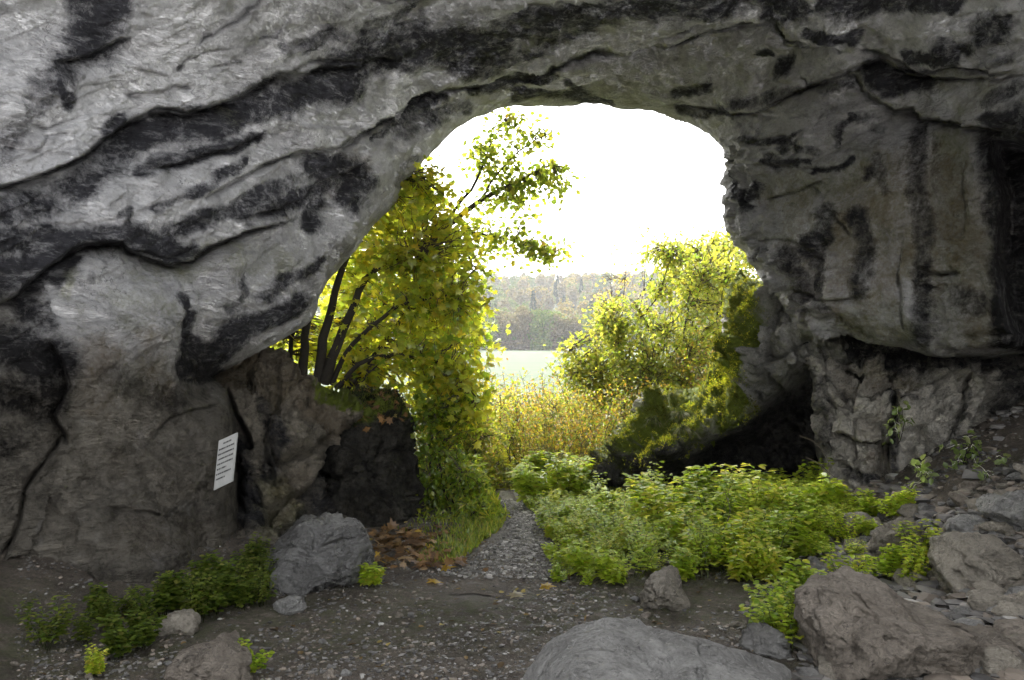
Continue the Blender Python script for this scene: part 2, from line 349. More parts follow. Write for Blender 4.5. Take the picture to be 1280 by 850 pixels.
def strip(name, centre, half, z0, m, label, cat, nseg=160, nc=12):
    c = np.array(centre); d = np.concatenate([[0], np.cumsum(np.linalg.norm(np.diff(c, axis=0), axis=1))])
    u = np.linspace(0, d[-1], nseg); cx, cy = np.interp(u, d, c[:,0]), np.interp(u, d, c[:,1])
    for _ in range(6): cx[1:-1] = (cx[:-2]+cx[1:-1]+cx[2:])/3; cy[1:-1] = (cy[:-2]+cy[1:-1]+cy[2:])/3
    tx, ty = np.gradient(cx), np.gradient(cy); l = np.hypot(tx, ty); nx, ny = ty/l, -tx/l
    hw = np.interp(u/d[-1], *half); wob = fbm(np.stack([u*2.2, u*0, u*0], 1), 3, 55); wob2 = fbm(np.stack([u*2.2, u*0+9, u*0], 1), 3, 56)
    v = np.linspace(-1, 1, nc)
    X = cx[:,None] + nx[:,None]*(v[None]*hw[:,None]*(1+np.where(v[None]<0, wob[:,None], wob2[:,None])*.6)); Y = cy[:,None] + ny[:,None]*(v[None]*hw[:,None])
    Z = terr(X.ravel(), Y.ravel()).reshape(X.shape) + z0*(1-.9*np.abs(v)[None]**3)
    i = np.arange(nseg*nc).reshape(nseg, nc); f = np.stack([i[:-1,:-1], i[:-1,1:], i[1:,1:], i[1:,:-1]], -1).reshape(-1, 4)
    a = Acc(); a.add(np.stack([X.ravel(), Y.ravel(), Z.ravel()], 1), f)
    e_ = (np.clip(1-np.abs(v)[None]**1.5+.45*fbm(np.stack([X.ravel()*4, Y.ravel()*4, X.ravel()*0], 1), 3, 61).reshape(X.shape)-.15*(np.abs(v)[None]>.5), 0, 1)*(1-np.abs(v)[None]**4)*sst(0, .25, u/d[-1])[:,None]).ravel(); S_ = np.stack([e_, e_*0, e_*0], 1)
    return tag(a.build(name, m, smooth=True, color=False, attrs={'stain': S_}), label, cat, kind='structure')
def gravel_mat():
    m, t, b = mat('gravel_path'); g = t.nodes.new('ShaderNodeNewGeometry'); P = g.outputs['Position']
    v = t.nodes.new('ShaderNodeTexVoronoi'); v.inputs['Scale'].default_value = 42; t.links.new(P, v.inputs['Vector'])
    n = noise(t, P, 5, 6, .7)
    c = mix(t, n, (.10,.09,.08), (.25,.235,.215)); c = mix(t, .7, c, ramp(t, v.outputs['Color'], [(.1, .4), (.9, 1.5)]), 'MULTIPLY')
    t.links.new(c, b.inputs['Base Color']); b.inputs['Roughness'].default_value = .75
    t.links.new(bump(t, b, v.outputs['Distance'], -.8, .02), b.inputs['Normal']); return m
strip('path', PATHW, ([0, .05, .14, 1], [.26, .19, .13, .16]), .010, M_ground, 'narrow gravel footpath leading out of the cave between bushes', 'path')

def field_mat():
    m, t, b = mat('field_grass'); g = t.nodes.new('ShaderNodeNewGeometry'); P = g.outputs['Position']
    mp = t.nodes.new('ShaderNodeMapping'); mp.inputs['Scale'].default_value = (.02,.12,1); t.links.new(P, mp.inputs[0])
    c = mix(t, ramp(t, noise(t, mp.outputs[0], 1, 5, .6), [(.35, 0.), (.65, 1.)]), (.024,.046,.012), (.045,.064,.022))
    t.links.new(c, b.inputs['Base Color']); b.inputs['Roughness'].default_value = 1; return m
fx = np.linspace(-260, 300, 50); fy = np.linspace(48, 434, 70); FX, FY = np.meshgrid(fx, fy)
i = np.arange(FX.size).reshape(FX.shape); a = Acc()
a.add(np.stack([FX.ravel(), FY.ravel(), terr(FX.ravel(), FY.ravel(), False).ravel()+.10], 1), np.stack([i[:-1,:-1], i[:-1,1:], i[1:,1:], i[1:,:-1]], -1).reshape(-1, 4))
tag(a.build('field', field_mat(), smooth=True, color=False), 'pale green open field in the valley before the woods', 'field', kind='structure')

# ------------------------------------------------------------ rock masses
def inside(px, py, poly):
    r = np.zeros(len(px), bool); n = len(poly)
    for k in range(n):
        x1, y1 = poly[k]; x2, y2 = poly[(k+1) % n]
        if y1 == y2: continue
        c = ((y1 > py) != (y2 > py)) & (px < (x2-x1)*(py-y1)/(y2-y1)+x1); r ^= c
    return r
def nearest(px, py, poly):
    bd = np.full(len(px), 1e9); bx = px.copy(); by = py.copy(); n = len(poly)
    for k in range(n):
        x1, y1 = poly[k]; x2, y2 = poly[(k+1) % n]; L = (x2-x1)**2+(y2-y1)**2+1e-9
        t = np.clip(((px-x1)*(x2-x1)+(py-y1)*(y2-y1))/L, 0, 1); qx, qy = x1+t*(x2-x1), y1+t*(y2-y1)
        d = np.hypot(px-qx, py-qy); m = d < bd; bd = np.where(m, d, bd); bx = np.where(m, qx, bx); by = np.where(m, qy, by)
    return bd, bx, by
def sdline(px, py, pts):
    """distance to a polyline and the side (+1 below / right of travel)"""
    bd = np.full(len(px), 1e9); sd = np.zeros(len(px)); n = len(pts); uu = np.zeros(len(px))
    for k in range(n-1):
        x1, y1 = pts[k]; x2, y2 = pts[k+1]; L = (x2-x1)**2+(y2-y1)**2
        t0 = ((px-x1)*(x2-x1)+(py-y1)*(y2-y1))/L; t = np.clip(t0, 0, 1)
        d = np.hypot(px-x1-t*(x2-x1), py-y1-t*(y2-y1)); c = (x2-x1)*(py-y1)-(y2-y1)*(px-x1)
        m = d < bd; bd = np.where(m, d, bd); sd = np.where(m, np.sign(c), sd); uu = np.where(m, (k+t)/(n-1), uu)
    return bd, sd, uu
def rbf(ctrl, px, py, smooth=1e-4):
    c = np.array(ctrl, float); X = c[:,:2]/500; v = 1/c[:,2]
    def phi(r): return r*r*np.log(r+1e-9)
    K = phi(np.hypot(X[:,None,0]-X[None,:,0], X[:,None,1]-X[None,:,1])) + smooth*np.eye(len(c))
    Pm = np.concatenate([np.ones((len(c),1)), X], 1)
    A = np.block([[K, Pm], [Pm.T, np.zeros((3,3))]]); s = np.linalg.solve(A, np.concatenate([v, [0,0,0]]))
    q = np.stack([px, py], 1)/500; out = s[-3] + s[-2]*q[:,0] + s[-1]*q[:,1]
    for k in range(len(c)): out = out + s[k]*phi(np.hypot(q[:,0]-X[k,0], q[:,1]-X[k,1]))
    return 1/np.clip(out, .02, 2)
def axis(a, b, lo, hi, st, cst):
    """fine between lo..hi, coarse outside"""
    r = list(np.arange(lo, hi, st))
    if a < lo: r = list(np.arange(a, lo-cst*.4, cst)) + r
    if b > hi: r += list(np.arange(hi+cst*.5, b+cst, cst))
    return np.array(r)
def relief(name, poly, ctrl, step=3.0, fine=(-25,1305,-25,875), coarse=14, jag=3.0, edge=(30,.5), ledges=(), zones=(), disp=None, paint=None, m=None, rim=1.5, outw=.35, centre=None, seed=1, parent=None):
    """a solid of rock: its face follows the outline and the control distances, its sides run back into depth"""
    P = np.array(poly, float)
    x0, x1, y0, y1 = P[:,0].min(), P[:,0].max(), P[:,1].min(), P[:,1].max()
    gxs = axis(x0-step, x1+step, max(x0-step, fine[0]), min(x1+step, fine[1]), step, coarse); gys = axis(y0-step, y1+step, max(y0-step, fine[2]), min(y1+step, fine[3]), step, coarse)
    GX, GY = np.meshgrid(gxs, gys); px, py = GX.ravel().copy(), GY.ravel().copy(); nr, ncn = GX.shape
    ins = inside(px, py, poly).reshape(nr, ncn)
    q = ins[:-1,:-1] | ins[:-1,1:] | ins[1:,1:] | ins[1:,:-1]
    ii = np.arange(nr*ncn).reshape(nr, ncn)
    F4 = np.stack([ii[:-1,:-1], ii[1:,:-1], ii[1:,1:], ii[:-1,1:]], -1)[q]
    used = np.zeros(nr*ncn, bool); used[F4.ravel()] = True
    ed, ex, ey = nearest(px, py, poly); out = used & ~ins.ravel()
    px[out] = ex[out]; py[out] = ey[out]; ed = np.where(out, 0, ed)
    rm = np.full(nr*ncn, -1); rm[used] = np.arange(used.sum()); F4 = rm[F4]
    px, py, ed = px[used], py[used], ed[used]
    q2 = np.stack([px/60, py/60, px*0+seed], 1)
    # ragged outline
    jx = jag*fbm(q2*2.2, 4, seed+70); jy = jag*fbm(q2*2.2, 4, seed+80); fall = np.exp(-ed/25)
    px = px + jx*fall; py = py + jy*fall
    wx = 7*fbm(q2*1.1, 4, seed+1); wy = 7*fbm(q2*1.1, 4, seed+2)
    Y = rbf(ctrl, px, py)
    R0, A0 = edge; e = np.clip(1-ed/R0, 0, 1); Y = Y + A0*(1-np.sqrt(np.clip(1-e*e, 0, 1)))
    Y0 = Y.copy(); crack_shade = np.zeros(len(px))
    for L in ledges:
        pts, h, Lp = L[0], L[1], L[2]; gr = L[3] if len(L) > 3 else .06
        near = (px > min(p[0] for p in pts)-Lp*4) & (px < max(p[0] for p in pts)+Lp*4) & (py > min(p[1] for p in pts)-Lp*4) & (py < max(p[1] for p in pts)+Lp*4)
        d, s, u = sdline(px[near]+.8*wx[near]*.5, py[near]+.8*wy[near]*.5, pts); sd = d*s
        end = sst(0, .14, u)*sst(0, .14, 1-u)
        Y[near] += end*h*sst(-1.5, 2.0, sd)*np.exp(-np.clip(sd, 0, None)/Lp)
        Y[near] -= end*.25*h*np.exp(-np.clip(-sd, 0, None)/(Lp*.5))*(sd < 0)
        g = end**.7*np.exp(-(d/(1.5+1.3*sst(-.5,.5,wy[near]/7)))**2)*(.55+.45*sst(-.3,.2,wx[near]/7)); Y[near] += 1.7*gr*g; crack_shade[near] = np.maximum(crack_shade[near], g*min(1, .35+3*abs(h)))
    for Z in zones:
        pl, dz, soft = Z; i_ = inside(px+wx, py+wy, pl); dd, _, _ = nearest(px+wx, py+wy, pl); sd = np.where(i_, dd, -dd)
        Y = Y + dz*sst(-soft*.3, soft, sd)
    V = np.stack([(px-640)/F*Y0, Y0, CZ-(py-425)/F*Y0], 1); dY = Y-Y0
    # facing normals for the displacement
    def normals(V):
        a = V[F4[:,2]]-V[F4[:,0]]; b = V[F4[:,3]]-V[F4[:,1]]; n = np.cross(a, b); o = np.zeros_like(V)
        for k in range(4): np.add.at(o, F4[:,k], n)
        return unit(o)
    n = normals(V); flip = -1 if np.mean(n[:,1]) > 0 else 1
    if flip < 0: F4 = F4[:,::-1]; n = -n
    h = disp(V, px, py, ed, n)
    V = V + n*h[:,None]; V = V + dY[:,None]*np.stack([(px-640)/F, np.ones(len(px)), -(py-425)/F], 1)
    stain, moss = paint(V, px, py, wx, wy, crack_shade, normals(V))
    # back of the mass
    e4 = np.concatenate([F4[:,[k,(k+1)%4]] for k in range(4)]); key = {}
    es = np.sort(e4, 1); _, inv, cnt = np.unique(es[:,0]*(len(V)+1)+es[:,1], return_inverse=True, return_counts=True)
    be = e4[cnt[inv] == 1]; bv = np.unique(be.ravel()); mp = np.full(len(V), -1); mp[bv] = np.arange(len(bv))
    c = np.array(centre) if centre is not None else None
    rings = []; base = len(V); allF = [F4]; VV = [V]
    Bx, By, BY = px[bv], py[bv], V[bv,1]
    if c is None: cx, cy = P[:,0].mean(), P[:,1].mean(); sgn = -1
    else: cx, cy = c; sgn = 1
    prev = bv
    for r, (dy, ow) in enumerate([(rim*.25, outw*.12), (rim, outw)]):
        kx = cx + (Bx-cx)*(1+sgn*ow); ky = cy + (By-cy)*(1+sgn*ow); yy = BY+dy
        # keep the same world size when moving back
        YW = BY if c is not None else yy; W = np.stack([(kx-640)/F*YW, yy, CZ-(ky-425)/F*YW], 1); VV.append(W)
        cur = base + np.arange(len(bv)); allF.append(np.stack([prev[mp[be[:,1]]] if r else be[:,1], prev[mp[be[:,0]]] if r else be[:,0], cur[mp[be[:,0]]], cur[mp[be[:,1]]]], 1))
        prev = cur; base += len(bv)
    VA = np.concatenate(VV); nb = len(VA)-len(V)
    stain = np.concatenate([stain]+[stain[bv]]*2); moss = np.concatenate([moss]+[moss[bv]]*2)
    org = np.array([VA[:,0].mean(), VA[:,1].mean(), V[:,2].min()])
    a = Acc(); a.add(VA, np.concatenate(allF))
    o = a.build(name, m, origin=org if parent is None else None, smooth=True, attrs={'stain': stain, 'moss': moss}, color=False, parent=parent)
    return o, V, normals(V), moss[:len(V)], px, py
def blobs(px, py, items, soft=1.35):
    """mask from strokes: (points, half width, strength)"""
    r = np.zeros(len(px))
    for pts, wd, k in items:
        if len(pts) == 1: d = np.hypot(px-pts[0][0], py-pts[0][1])
        else: d, _, _ = sdline(px, py, pts)
        r = np.maximum(r, k*(1-sst(.35, soft, d/wd)))
    return r

ARCH = [(296,712),(295,660),(292,620),(290,560),(288,520),(280,488),(262,470),(300,452),(335,432),(360,420),(385,404),(398,388),(402,368),(412,352),(430,330),(447,312),(458,296),(470,282),(488,262),(500,246),(506,228),(524,208),(545,188),(566,168),(590,150),(622,137),(645,131),(668,134),(700,133),(728,129),(752,131),(775,138),(800,137),(830,146),(860,156),(884,168),(900,185),(908,203),(905,230),(907,258),(910,285),(920,304),(935,322),(950,345),(962,362),(985,395),(1005,418),(1030,428),(1060,415),(1085,425),(1130,432),(1170,443),(1210,440),(1250,430),(1290,430),(1480,440),(1650,450)]
VPOLY = ARCH + [(1650,-450),(-420,-450),(-420,860),(-100,800),(0,775),(100,762),(200,745)]
VCTRL = [(296,700,7.0),(290,600,7.0),(288,520,7.1),(262,470,7.6),(335,432,8.6),(398,388,9.1),(412,352,9.3),(458,296,9.8),(500,246,10.1),(545,188,10.6),(590,150,11.0),(645,131,11.2),(728,129,11.5),(800,137,11.4),(860,156,11.2),(908,203,10.8),(907,258,10.5),(935,322,10.0),(985,395,9.3),(1030,428,8.8),(1130,432,7.9),(1210,440,7.4),(1290,432,6.9),(1280,150,6.4),(1280,0,5.8),(1120,150,7.9),(1000,200,9.0),(1130,300,7.8),(1060,300,8.4),(700,70,9.7),(640,0,8.0),(900,70,9.3),(1000,0,7.5),(820,0,8.1),(400,0,6.9),(0,0,5.3),(200,0,6.0),(400,120,8.0),(200,120,6.5),(520,60,8.6),(0,200,5.4),(200,250,6.5),(400,220,8.6),(300,380,7.7),(150,400,6.2),(230,450,6.8),(0,450,5.4),(100,600,5.8),(200,600,6.3),(0,770,5.3),
 (-420,-450,3.4),(200,-450,3.9),(640,-450,4.2),(1200,-450,3.9),(1650,-450,3.0),(1650,100,3.9),(1650,440,4.8),(-420,100,3.7),(-420,800,3.9),(200,745,5.7)]
LA = [(-60,255),(0,235),(60,215),(110,195),(150,165),(175,150),(200,138),(235,142),(290,125),(330,105),(350,92),(400,90),(460,78),(520,60)]
LB = [(330,200),(380,190),(430,180),(470,155),(520,135),(560,115),(600,108),(650,100),(690,75),(740,65),(790,60),(830,55),(870,48),(930,38),(960,36),(975,48),(1000,62),(1050,60)]
LC = [(-40,400),(20,370),(60,335),(105,308),(160,304),(180,316),(220,332),(250,327),(275,308),(330,282),(400,268)]
LF = [(815,140),(845,128),(900,140),(950,138),(985,118),(1030,103),(1060,92),(1090,82),(1120,95),(1200,98),(1300,90)]
LG = [(1040,85),(1065,100),(1085,125),(1110,142),(1130,140),(1150,150),(1210,152),(1240,158),(1320,162)]
LH = [(1070,60),(1090,75),(1130,85),(1150,92),(1200,78),(1240,88),(1300,92)]
VLED = [(LA,.28,45,.12),(LB,.34,40,.14),(LC,.30,40,.1),(LF,.22,25,.10),(LG,.40,60,.10),(LH,.15,25,.08),
 ([(190,212),(240,200),(270,190),(300,178),(340,168)],.10,20),([(245,252),(285,228),(330,205),(350,196),(385,192)],.15,25),
 ([(335,-10),(325,10),(300,30),(270,48),(245,58)],.05,20,.06),([(357,38),(350,52),(325,57)],.04,15,.04),
 ([(70,535),(62,560),(45,585),(28,612),(22,650),(12,680),(0,705)],.12,25,.12),
 ([(60,77),(110,70),(145,52),(165,45)],.12,30,.06),([(160,122),(190,118),(220,108),(245,112)],.04,15,.04),
 ([(350,95),(370,88),(390,80),(440,75),(520,70)],.10,15),([(800,55),(850,40),(920,10),(960,-5)],.10,25),([(970,45),(985,65),(1010,65),(1040,55),(1062,65)],.08,14,.05),
 ([(1000,92),(1010,108),(1030,100),(1060,85)],.08,12,.05),([(300,275),(340,262),(380,250),(395,238),(420,222),(470,195)],.12,20),
 ([(180,312),(210,320),(225,322),(250,312),(258,295)],.08,10),([(430,-10),(520,-2),(600,-12)],.05,20),
 ([(880,190),(930,205),(970,207),(1030,212),(1065,205)],.07,14,.05),([(945,180),(975,172),(990,170)],.05,8,.06),
 ([(150,80),(210,95),(240,75),(300,60)],.03,15,.02),([(20,150),(60,160),(110,140)],.03,15,.02),([(0,180),(45,190),(58,170),(90,165)],.03,12,.02),
 ([(1132,290),(1124,340),(1130,425)],.07,22,.03),([(1216,165),(1212,260),(1205,300)],.07,30,.03),([(1010,225),(1045,270),(1068,300)],.06,20,.03),([(940,300),(990,300),(1040,330)],.10,15,.05),([(1140,330),(1180,345),(1205,340)],.08,14,.05),([(950,250),(1000,240),(1030,225)],.08,12,.05),([(980,360),(1040,375),(1085,370)],.09,14,.05),([(60,420),(75,480),(60,520),(80,560)],.25,25,.08),([(180,560),(215,520),(285,500)],.06,20,.03),([(120,640),(200,650),(270,600)],.06,20,.03)]
DARK = [([(130,-20),(125,20),(115,50)],48,1),([(85,75),(55,105),(30,135)],26,.8),([(20,160),(0,190)],22,.6),
 ([(-20,270),(40,255),(90,240),(130,205),(165,175)],30,.85),([(165,172),(220,160),(280,150)],26,1),([(280,150),(330,125),(390,110),(440,105)],26,1),([(140,160),(160,150)],14,1),
 ([(430,90),(490,62),(560,50),(620,50)],34,1),([(600,50),(650,30),(720,18),(800,5),(960,0)],26,.9),([(560,80),(620,82),(680,55),(740,40)],14,.8),([(360,62),(420,40)],10,.8),([(440,55),(480,30),(520,5)],18,.7),
 ([(180,210),(230,198),(290,182),(330,172)],12,.9),([(215,200),(270,165),(300,180)],12,.6),([(200,262),(230,245),(260,230),(300,205)],9,.8),
 ([(-20,305),(50,300),(110,300),(170,298),(220,305)],24,1),([(-20,340),(30,345),(80,315)],34,1),([(220,290),(290,262),(350,235)],16,.9),([(170,303),(220,322),(255,312)],11,1),
 ([(300,262),(350,258),(400,238),(440,215)],18,.95),([(395,205),(440,215),(455,230),(440,245)],24,1),([(405,255),(390,280)],16,.9),([(350,235),(385,220)],12,.6),
 ([(320,275),(390,262)],16,.5),([(60,110),(80,125)],13,.9),([(75,85),(95,95)],6,.6),([(225,85)],9,.9),([(150,100),(170,92)],4,.5),([(280,85),(300,78)],5,.5),([(390,65),(430,45)],9,.7),([(155,268),(170,262),(165,278)],8,.9),
 ([(-20,430),(30,440),(55,450)],42,1),([(10,490),(50,500)],36,.95),([(-10,560),(25,540)],30,.6),([(5,600),(60,620)],26,.5),([(30,380),(60,400)],25,.8),([(75,350),(100,320)],12,.9),  # leading strokes paint the shade of the hollow at far left
 ([(228,375),(240,395)],11,1),([(240,400),(245,425),(262,450)],17,1),([(255,455),(275,440),(300,405),(330,395),(375,380)],16,1),([(240,465),(262,462)],22,1),([(330,370),(360,350),(390,335),(395,325)],11,.9),([(315,345),(305,375),(290,390)],6,.7),
 ([(590,112),(640,106),(690,85)],9,1),([(640,120),(700,118),(760,128)],9,.9),([(710,95),(720,115),(740,125)],10,.9),([(560,125),(520,145),(470,170)],8,.9),([(520,195),(500,230)],7,.6),([(500,165),(530,150),(580,135)],12,.7),
 ([(850,108),(888,106)],11,1),([(945,72),(955,75)],7,.9),([(970,90),(980,88)],12,.85),([(1010,50),(1070,42)],10,1),([(1050,42),(1070,48)],9,1),([(960,25),(1000,18)],20,.9),([(1030,10),(1120,5),(1190,0)],17,1),([(1180,58),(1215,55)],13,.9),([(1240,30),(1255,25)],26,.95),([(1240,75),(1265,73)],9,.5),
 ([(1085,95),(1100,110),(1150,100)],22,1),([(1130,75),(1180,70),(1200,72)],11,1),([(1250,145),(1290,140)],16,1),([(1250,120),(1290,105)],12,.7),([(850,135),(880,142),(905,138)],9,.8),([(915,128),(960,120),(1000,112)],9,.6),([(1030,112),(1060,105)],8,.6),
 ([(935,172),(960,178),(990,178)],7,.9),([(970,195),(975,210)],6,.8),([(1000,165),(980,190)],5,.7),([(1040,180),(1045,165),(1060,150)],7,.8),([(965,205),(1010,205)],5,.9),([(1020,212),(1055,208),(1065,200)],6,1),([(1000,185),(1020,190)],8,.7),([(1070,150),(1100,160)],10,.6),([(1085,222),(1095,215)],9,.7),
 ([(920,220),(925,240),(940,260)],8,1),([(935,255),(950,235)],7,.9),([(1010,310),(1030,290),(1035,270)],18,.9),([(1075,270),(1080,300),(1085,340)],16,.8),([(985,320),(1000,345),(1010,380)],18,.7),([(960,310),(940,320)],8,.7),([(1080,360),(1085,330)],14,.8),
 ([(1150,160),(1155,300),(1150,420)],17,.75),([(1175,170),(1180,250)],9,.4),([(1130,220),(1135,160)],6,.3),([(1255,170),(1262,300),(1265,420)],30,1),([(1225,380),(1200,375)],20,.7),([(1300,150),(1300,430)],40,1),([(1020,300),(1030,340),(1035,380)],12,.7),([(1100,200),(1110,240)],9,.6),([(1150,360),(1170,410)],16,.5),  # widest strokes put the shade of the far-right hollow into the colour
 ([(60,480),(70,560),(40,640)],20,.4),([(20,720),(140,730),(280,700)],22,.45),([(200,520),(190,560),(205,600)],25,.3),([(130,470),(200,500),(250,490)],22,.55),([(110,430),(105,380),(120,350)],12,.35)]
GREEN = [([(120,400),(180,390),(220,400)],40,.45),([(90,370),(95,340)],10,.6),([(200,340),(280,320),(350,330)],28,.5),([(150,480),(200,470)],30,.4),([(560,40),(540,60),(500,68)],12,.75),([(620,35),(570,28)],8,.6),([(480,65),(510,62)],8,.7),([(270,140),(290,150)],12,.8),
 ([(1190,100),(1240,110),(1210,130)],26,.55),([(980,240),(1030,250),(1050,230)],40,.6),([(970,270),(990,290)],25,.5),([(1120,200),(1130,300)],40,.35),([(1200,180),(1200,330)],34,.75),([(1110,390),(1130,410),(1060,400)],22,.7),([(930,190),(955,215)],12,.5),([(1160,360),(1190,400)],25,.5),([(1080,360),(1110,400)],25,.5),([(1060,250),(1180,300),(1230,360)],95,.62),([(1215,170),(1215,420)],12,.6),([(990,270),(1060,240)],40,.5)]
BROWN = [([(440,205),(450,215),(420,230)],26,.55),([(120,440),(110,500)],35,.6),([(180,430),(200,480)],30,.45),([(100,560),(200,600)],60,.25),([(150,680),(260,670)],30,.35),([(1040,300),(1050,380)],30,.55),([(1150,200),(1160,350)],40,.5),([(1120,330),(1100,400)],40,.4),([(1230,250),(1230,400)],40,.5),([(1000,330),(1010,400)],20,.5),([(1040,340),(1150,250),(1230,280)],85,.60),([(960,230),(1020,300)],40,.35),([(1190,200),(1200,330)],10,.6),([(1100,180),(1105,260)],12,.4),([(20,320),(40,420)],40,.3)]
def vault_disp(V, px, py, ed, n):
    # bedding runs up to the right; beds are thin across that direction
    ang = R(24); c, s = math.cos(ang), math.sin(ang)
    along = V[:,0]*c + V[:,2]*s; across = -V[:,0]*s + V[:,2]*c - .25*V[:,1]
    B = np.stack([along*.55, V[:,1]*.5, across*2.2], 1)
    h = .16*fbm(V*.55, 4, 11)
    low = sst(380, 560, py)*(1-sst(300, 420, px)); rw = sst(1020, 1120, px)*sst(150, 220, py); b = 1-np.maximum(low, rw)
    n1 = fbm(B*1.1+.3*fbm(V*1.3, 2, 5)[:,None], 5, 21)
    h += b*(.10*terrace(n1, 4, .72)+.04*n1)
    n2 = fbm(B*np.array([1.6,2,1.2])+3.3+.4*fbm(V*2.1, 2, 6)[:,None], 4, 31)
    h += b*.038*terrace(n2, 7, .85)
    pl, ev = cells(V*np.array([.9,.9,2.4])+.5*fbm(V*1.1,3,9)[:,None], 4, .9); h += b*.045*pl; p3, _ = cells(V*np.array([1.6,1.6,4.2])+.3*fbm(V*2,3,19)[:,None], 8, 1.1); h += b*.026*p3; p4, _ = cells(V*np.array([4.5,4.5,9])+.3*fbm(V*4,3,29)[:,None], 18, 1.1); h += b*.009*p4
    f1, e1 = cells(V*np.array([1.3,1.3,1.1])+.35*fbm(V*2, 3, 7)[:,None], 61, .9); h += (low*.10+rw*.08+.02)*f1
    f2, e2 = cells(V*4.2+.3*fbm(V*5, 3, 71)[:,None], 66, .8); h += (.010+.025*low+.010*rw)*f2
    h += .016*ridge(V*4, 4, 41)*(.6+1.4*low+.8*rw)
    h += .010*ridge(V*11, 3, 47)*(.25+.9*low+.7*rw)+.005*fbm(V*26, 4, 45)
    h += rw*.06*fbm(np.stack([V[:,0]*2.2, V[:,1]*2.2, V[:,2]*.5], 1), 3, 91)
    # rough broken lip on the right side of the mouth
    h *= .25+.75*sst(0, 40, ed)
    lip = blobs(px, py, [([(915,200),(915,260),(935,320),(975,370),(1010,410)], 42, 1), ([(1030,425),(1130,436),(1290,432)], 16, .6)])
    f3, _ = cells(V*4.5+.1*fbm(V*5, 3, 2)[:,None], 12, 1.3); h += lip*(.17*f3+.06*ridge(V*5, 4, 13)-.03)*(.5+.5*sst(0,14,ed))
    return h
def vault_paint(V, px, py, wx, wy, crack, n):
    q = np.stack([px/22, py/14, px*0], 1); fx, fy = 5*fbm(q, 3, 101), 5*fbm(q, 3, 102)
    X, Y = px+wx*.9+fx, py+wy*.9+fy
    d = blobs(X, Y, DARK); d = np.maximum(d, crack*.9)  # stains, with crack shade painted in along the ledges
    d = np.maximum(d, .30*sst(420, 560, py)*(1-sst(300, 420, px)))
    darkening = np.maximum(1.15*sst(310, 520, py)*(1-sst(300, 400, px)), .80*sst(1000, 1200, px)*sst(120, 220, py)); darkening = np.maximum(darkening, .5*sst(880,1000,px)*sst(120,260,py))  # darkens the rock at lower left, on the right and in the central roof
    darkening = np.maximum(darkening, .62*sst(450,800,px)*sst(-60,110,py)); darkening = np.maximum(darkening, .3*sst(220,330,py))
    darkening = np.maximum(darkening, .9*(1-sst(0,120,px))*sst(280,400,py))
    z = np.zeros(len(px)); return np.stack([d, blobs(X, Y, GREEN), blobs(X, Y, BROWN)], 1), np.stack([z, darkening, crack], 1)
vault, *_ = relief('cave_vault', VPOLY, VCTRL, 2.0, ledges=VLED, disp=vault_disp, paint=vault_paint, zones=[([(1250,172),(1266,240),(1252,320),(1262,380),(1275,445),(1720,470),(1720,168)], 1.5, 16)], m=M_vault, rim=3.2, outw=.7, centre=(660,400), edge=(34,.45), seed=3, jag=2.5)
tag(vault, 'grey limestone cave roof and left wall streaked black, arching over the opening', 'cave', kind='structure')

# unseen side walls added to cut side light, open overhead and behind
def rear():
    th = np.linspace(R(-14), R(194), 70); yy = np.linspace(4.6, -2.5, 60); TH_, YY_ = np.meshgrid(th, yy)
    x = np.cos(TH_).ravel()*5.3; z = np.sin(TH_).ravel()*5.6; y = YY_.ravel()
    V = np.stack([x, y, z], 1); h = .45*fbm(V*.5, 4, 3)+.12*ridge(V*1.7, 4, 6); nrm = np.stack([np.cos(TH_).ravel(), 0*x, np.sin(TH_).ravel()], 1)
    V = V+nrm*h[:,None]; i = np.arange(70*60).reshape(60, 70); f = np.stack([i[:-1,:-1], i[:-1,1:], i[1:,1:], i[1:,:-1]], -1).reshape(-1, 4)
    f2 = np.concatenate([i[0,:], i[-1,:]]); keep = (np.abs(TH_.ravel()[f]-R(90)).min(1) > R(48)); a = Acc(); a.add(V, f[keep]); z_ = np.zeros(len(V)); s_ = np.stack([.3+z_, z_, z_], 1)
    o = a.build('rear_light_blocker', M_vault, origin=(0, 0, 0), smooth=True, attrs={'stain': s_, 'moss': np.stack([z_, z_+.3, z_], 1)}, color=False)
    tag(o, 'added unseen limestone side walls keeping side light off the right edge', 'cave', kind='structure')
rear()
def rough_disp(a=.12, b=.05, k=1.6, seed=5, aniso=(1,1,1)):
    def f(V, px, py, ed, n):
        w_ = .14*fbm(V*1.7, 3, seed)[:,None]
        f1, e1 = cells(V*k*np.array(aniso)+w_, seed, 1.0); f2, e2 = cells(V*k*3.1+w_, seed+3, 1.0); f3, _ = cells(V*k*8+w_, seed+4, 1.0)
        h = a*f1 + b*f2 + b*.35*f3 + a*.8*fbm(V*.9, 3, seed+7) + b*.35*ridge(V*7, 4, seed+9)
        h -= a*.6*np.exp(-(e1/.06)**2) + b*.4*np.exp(-(e2/.07)**2)
        return (h + .008*ridge(V*22, 3, seed+2))*(.5+.5*sst(0, 22, ed))
    return f
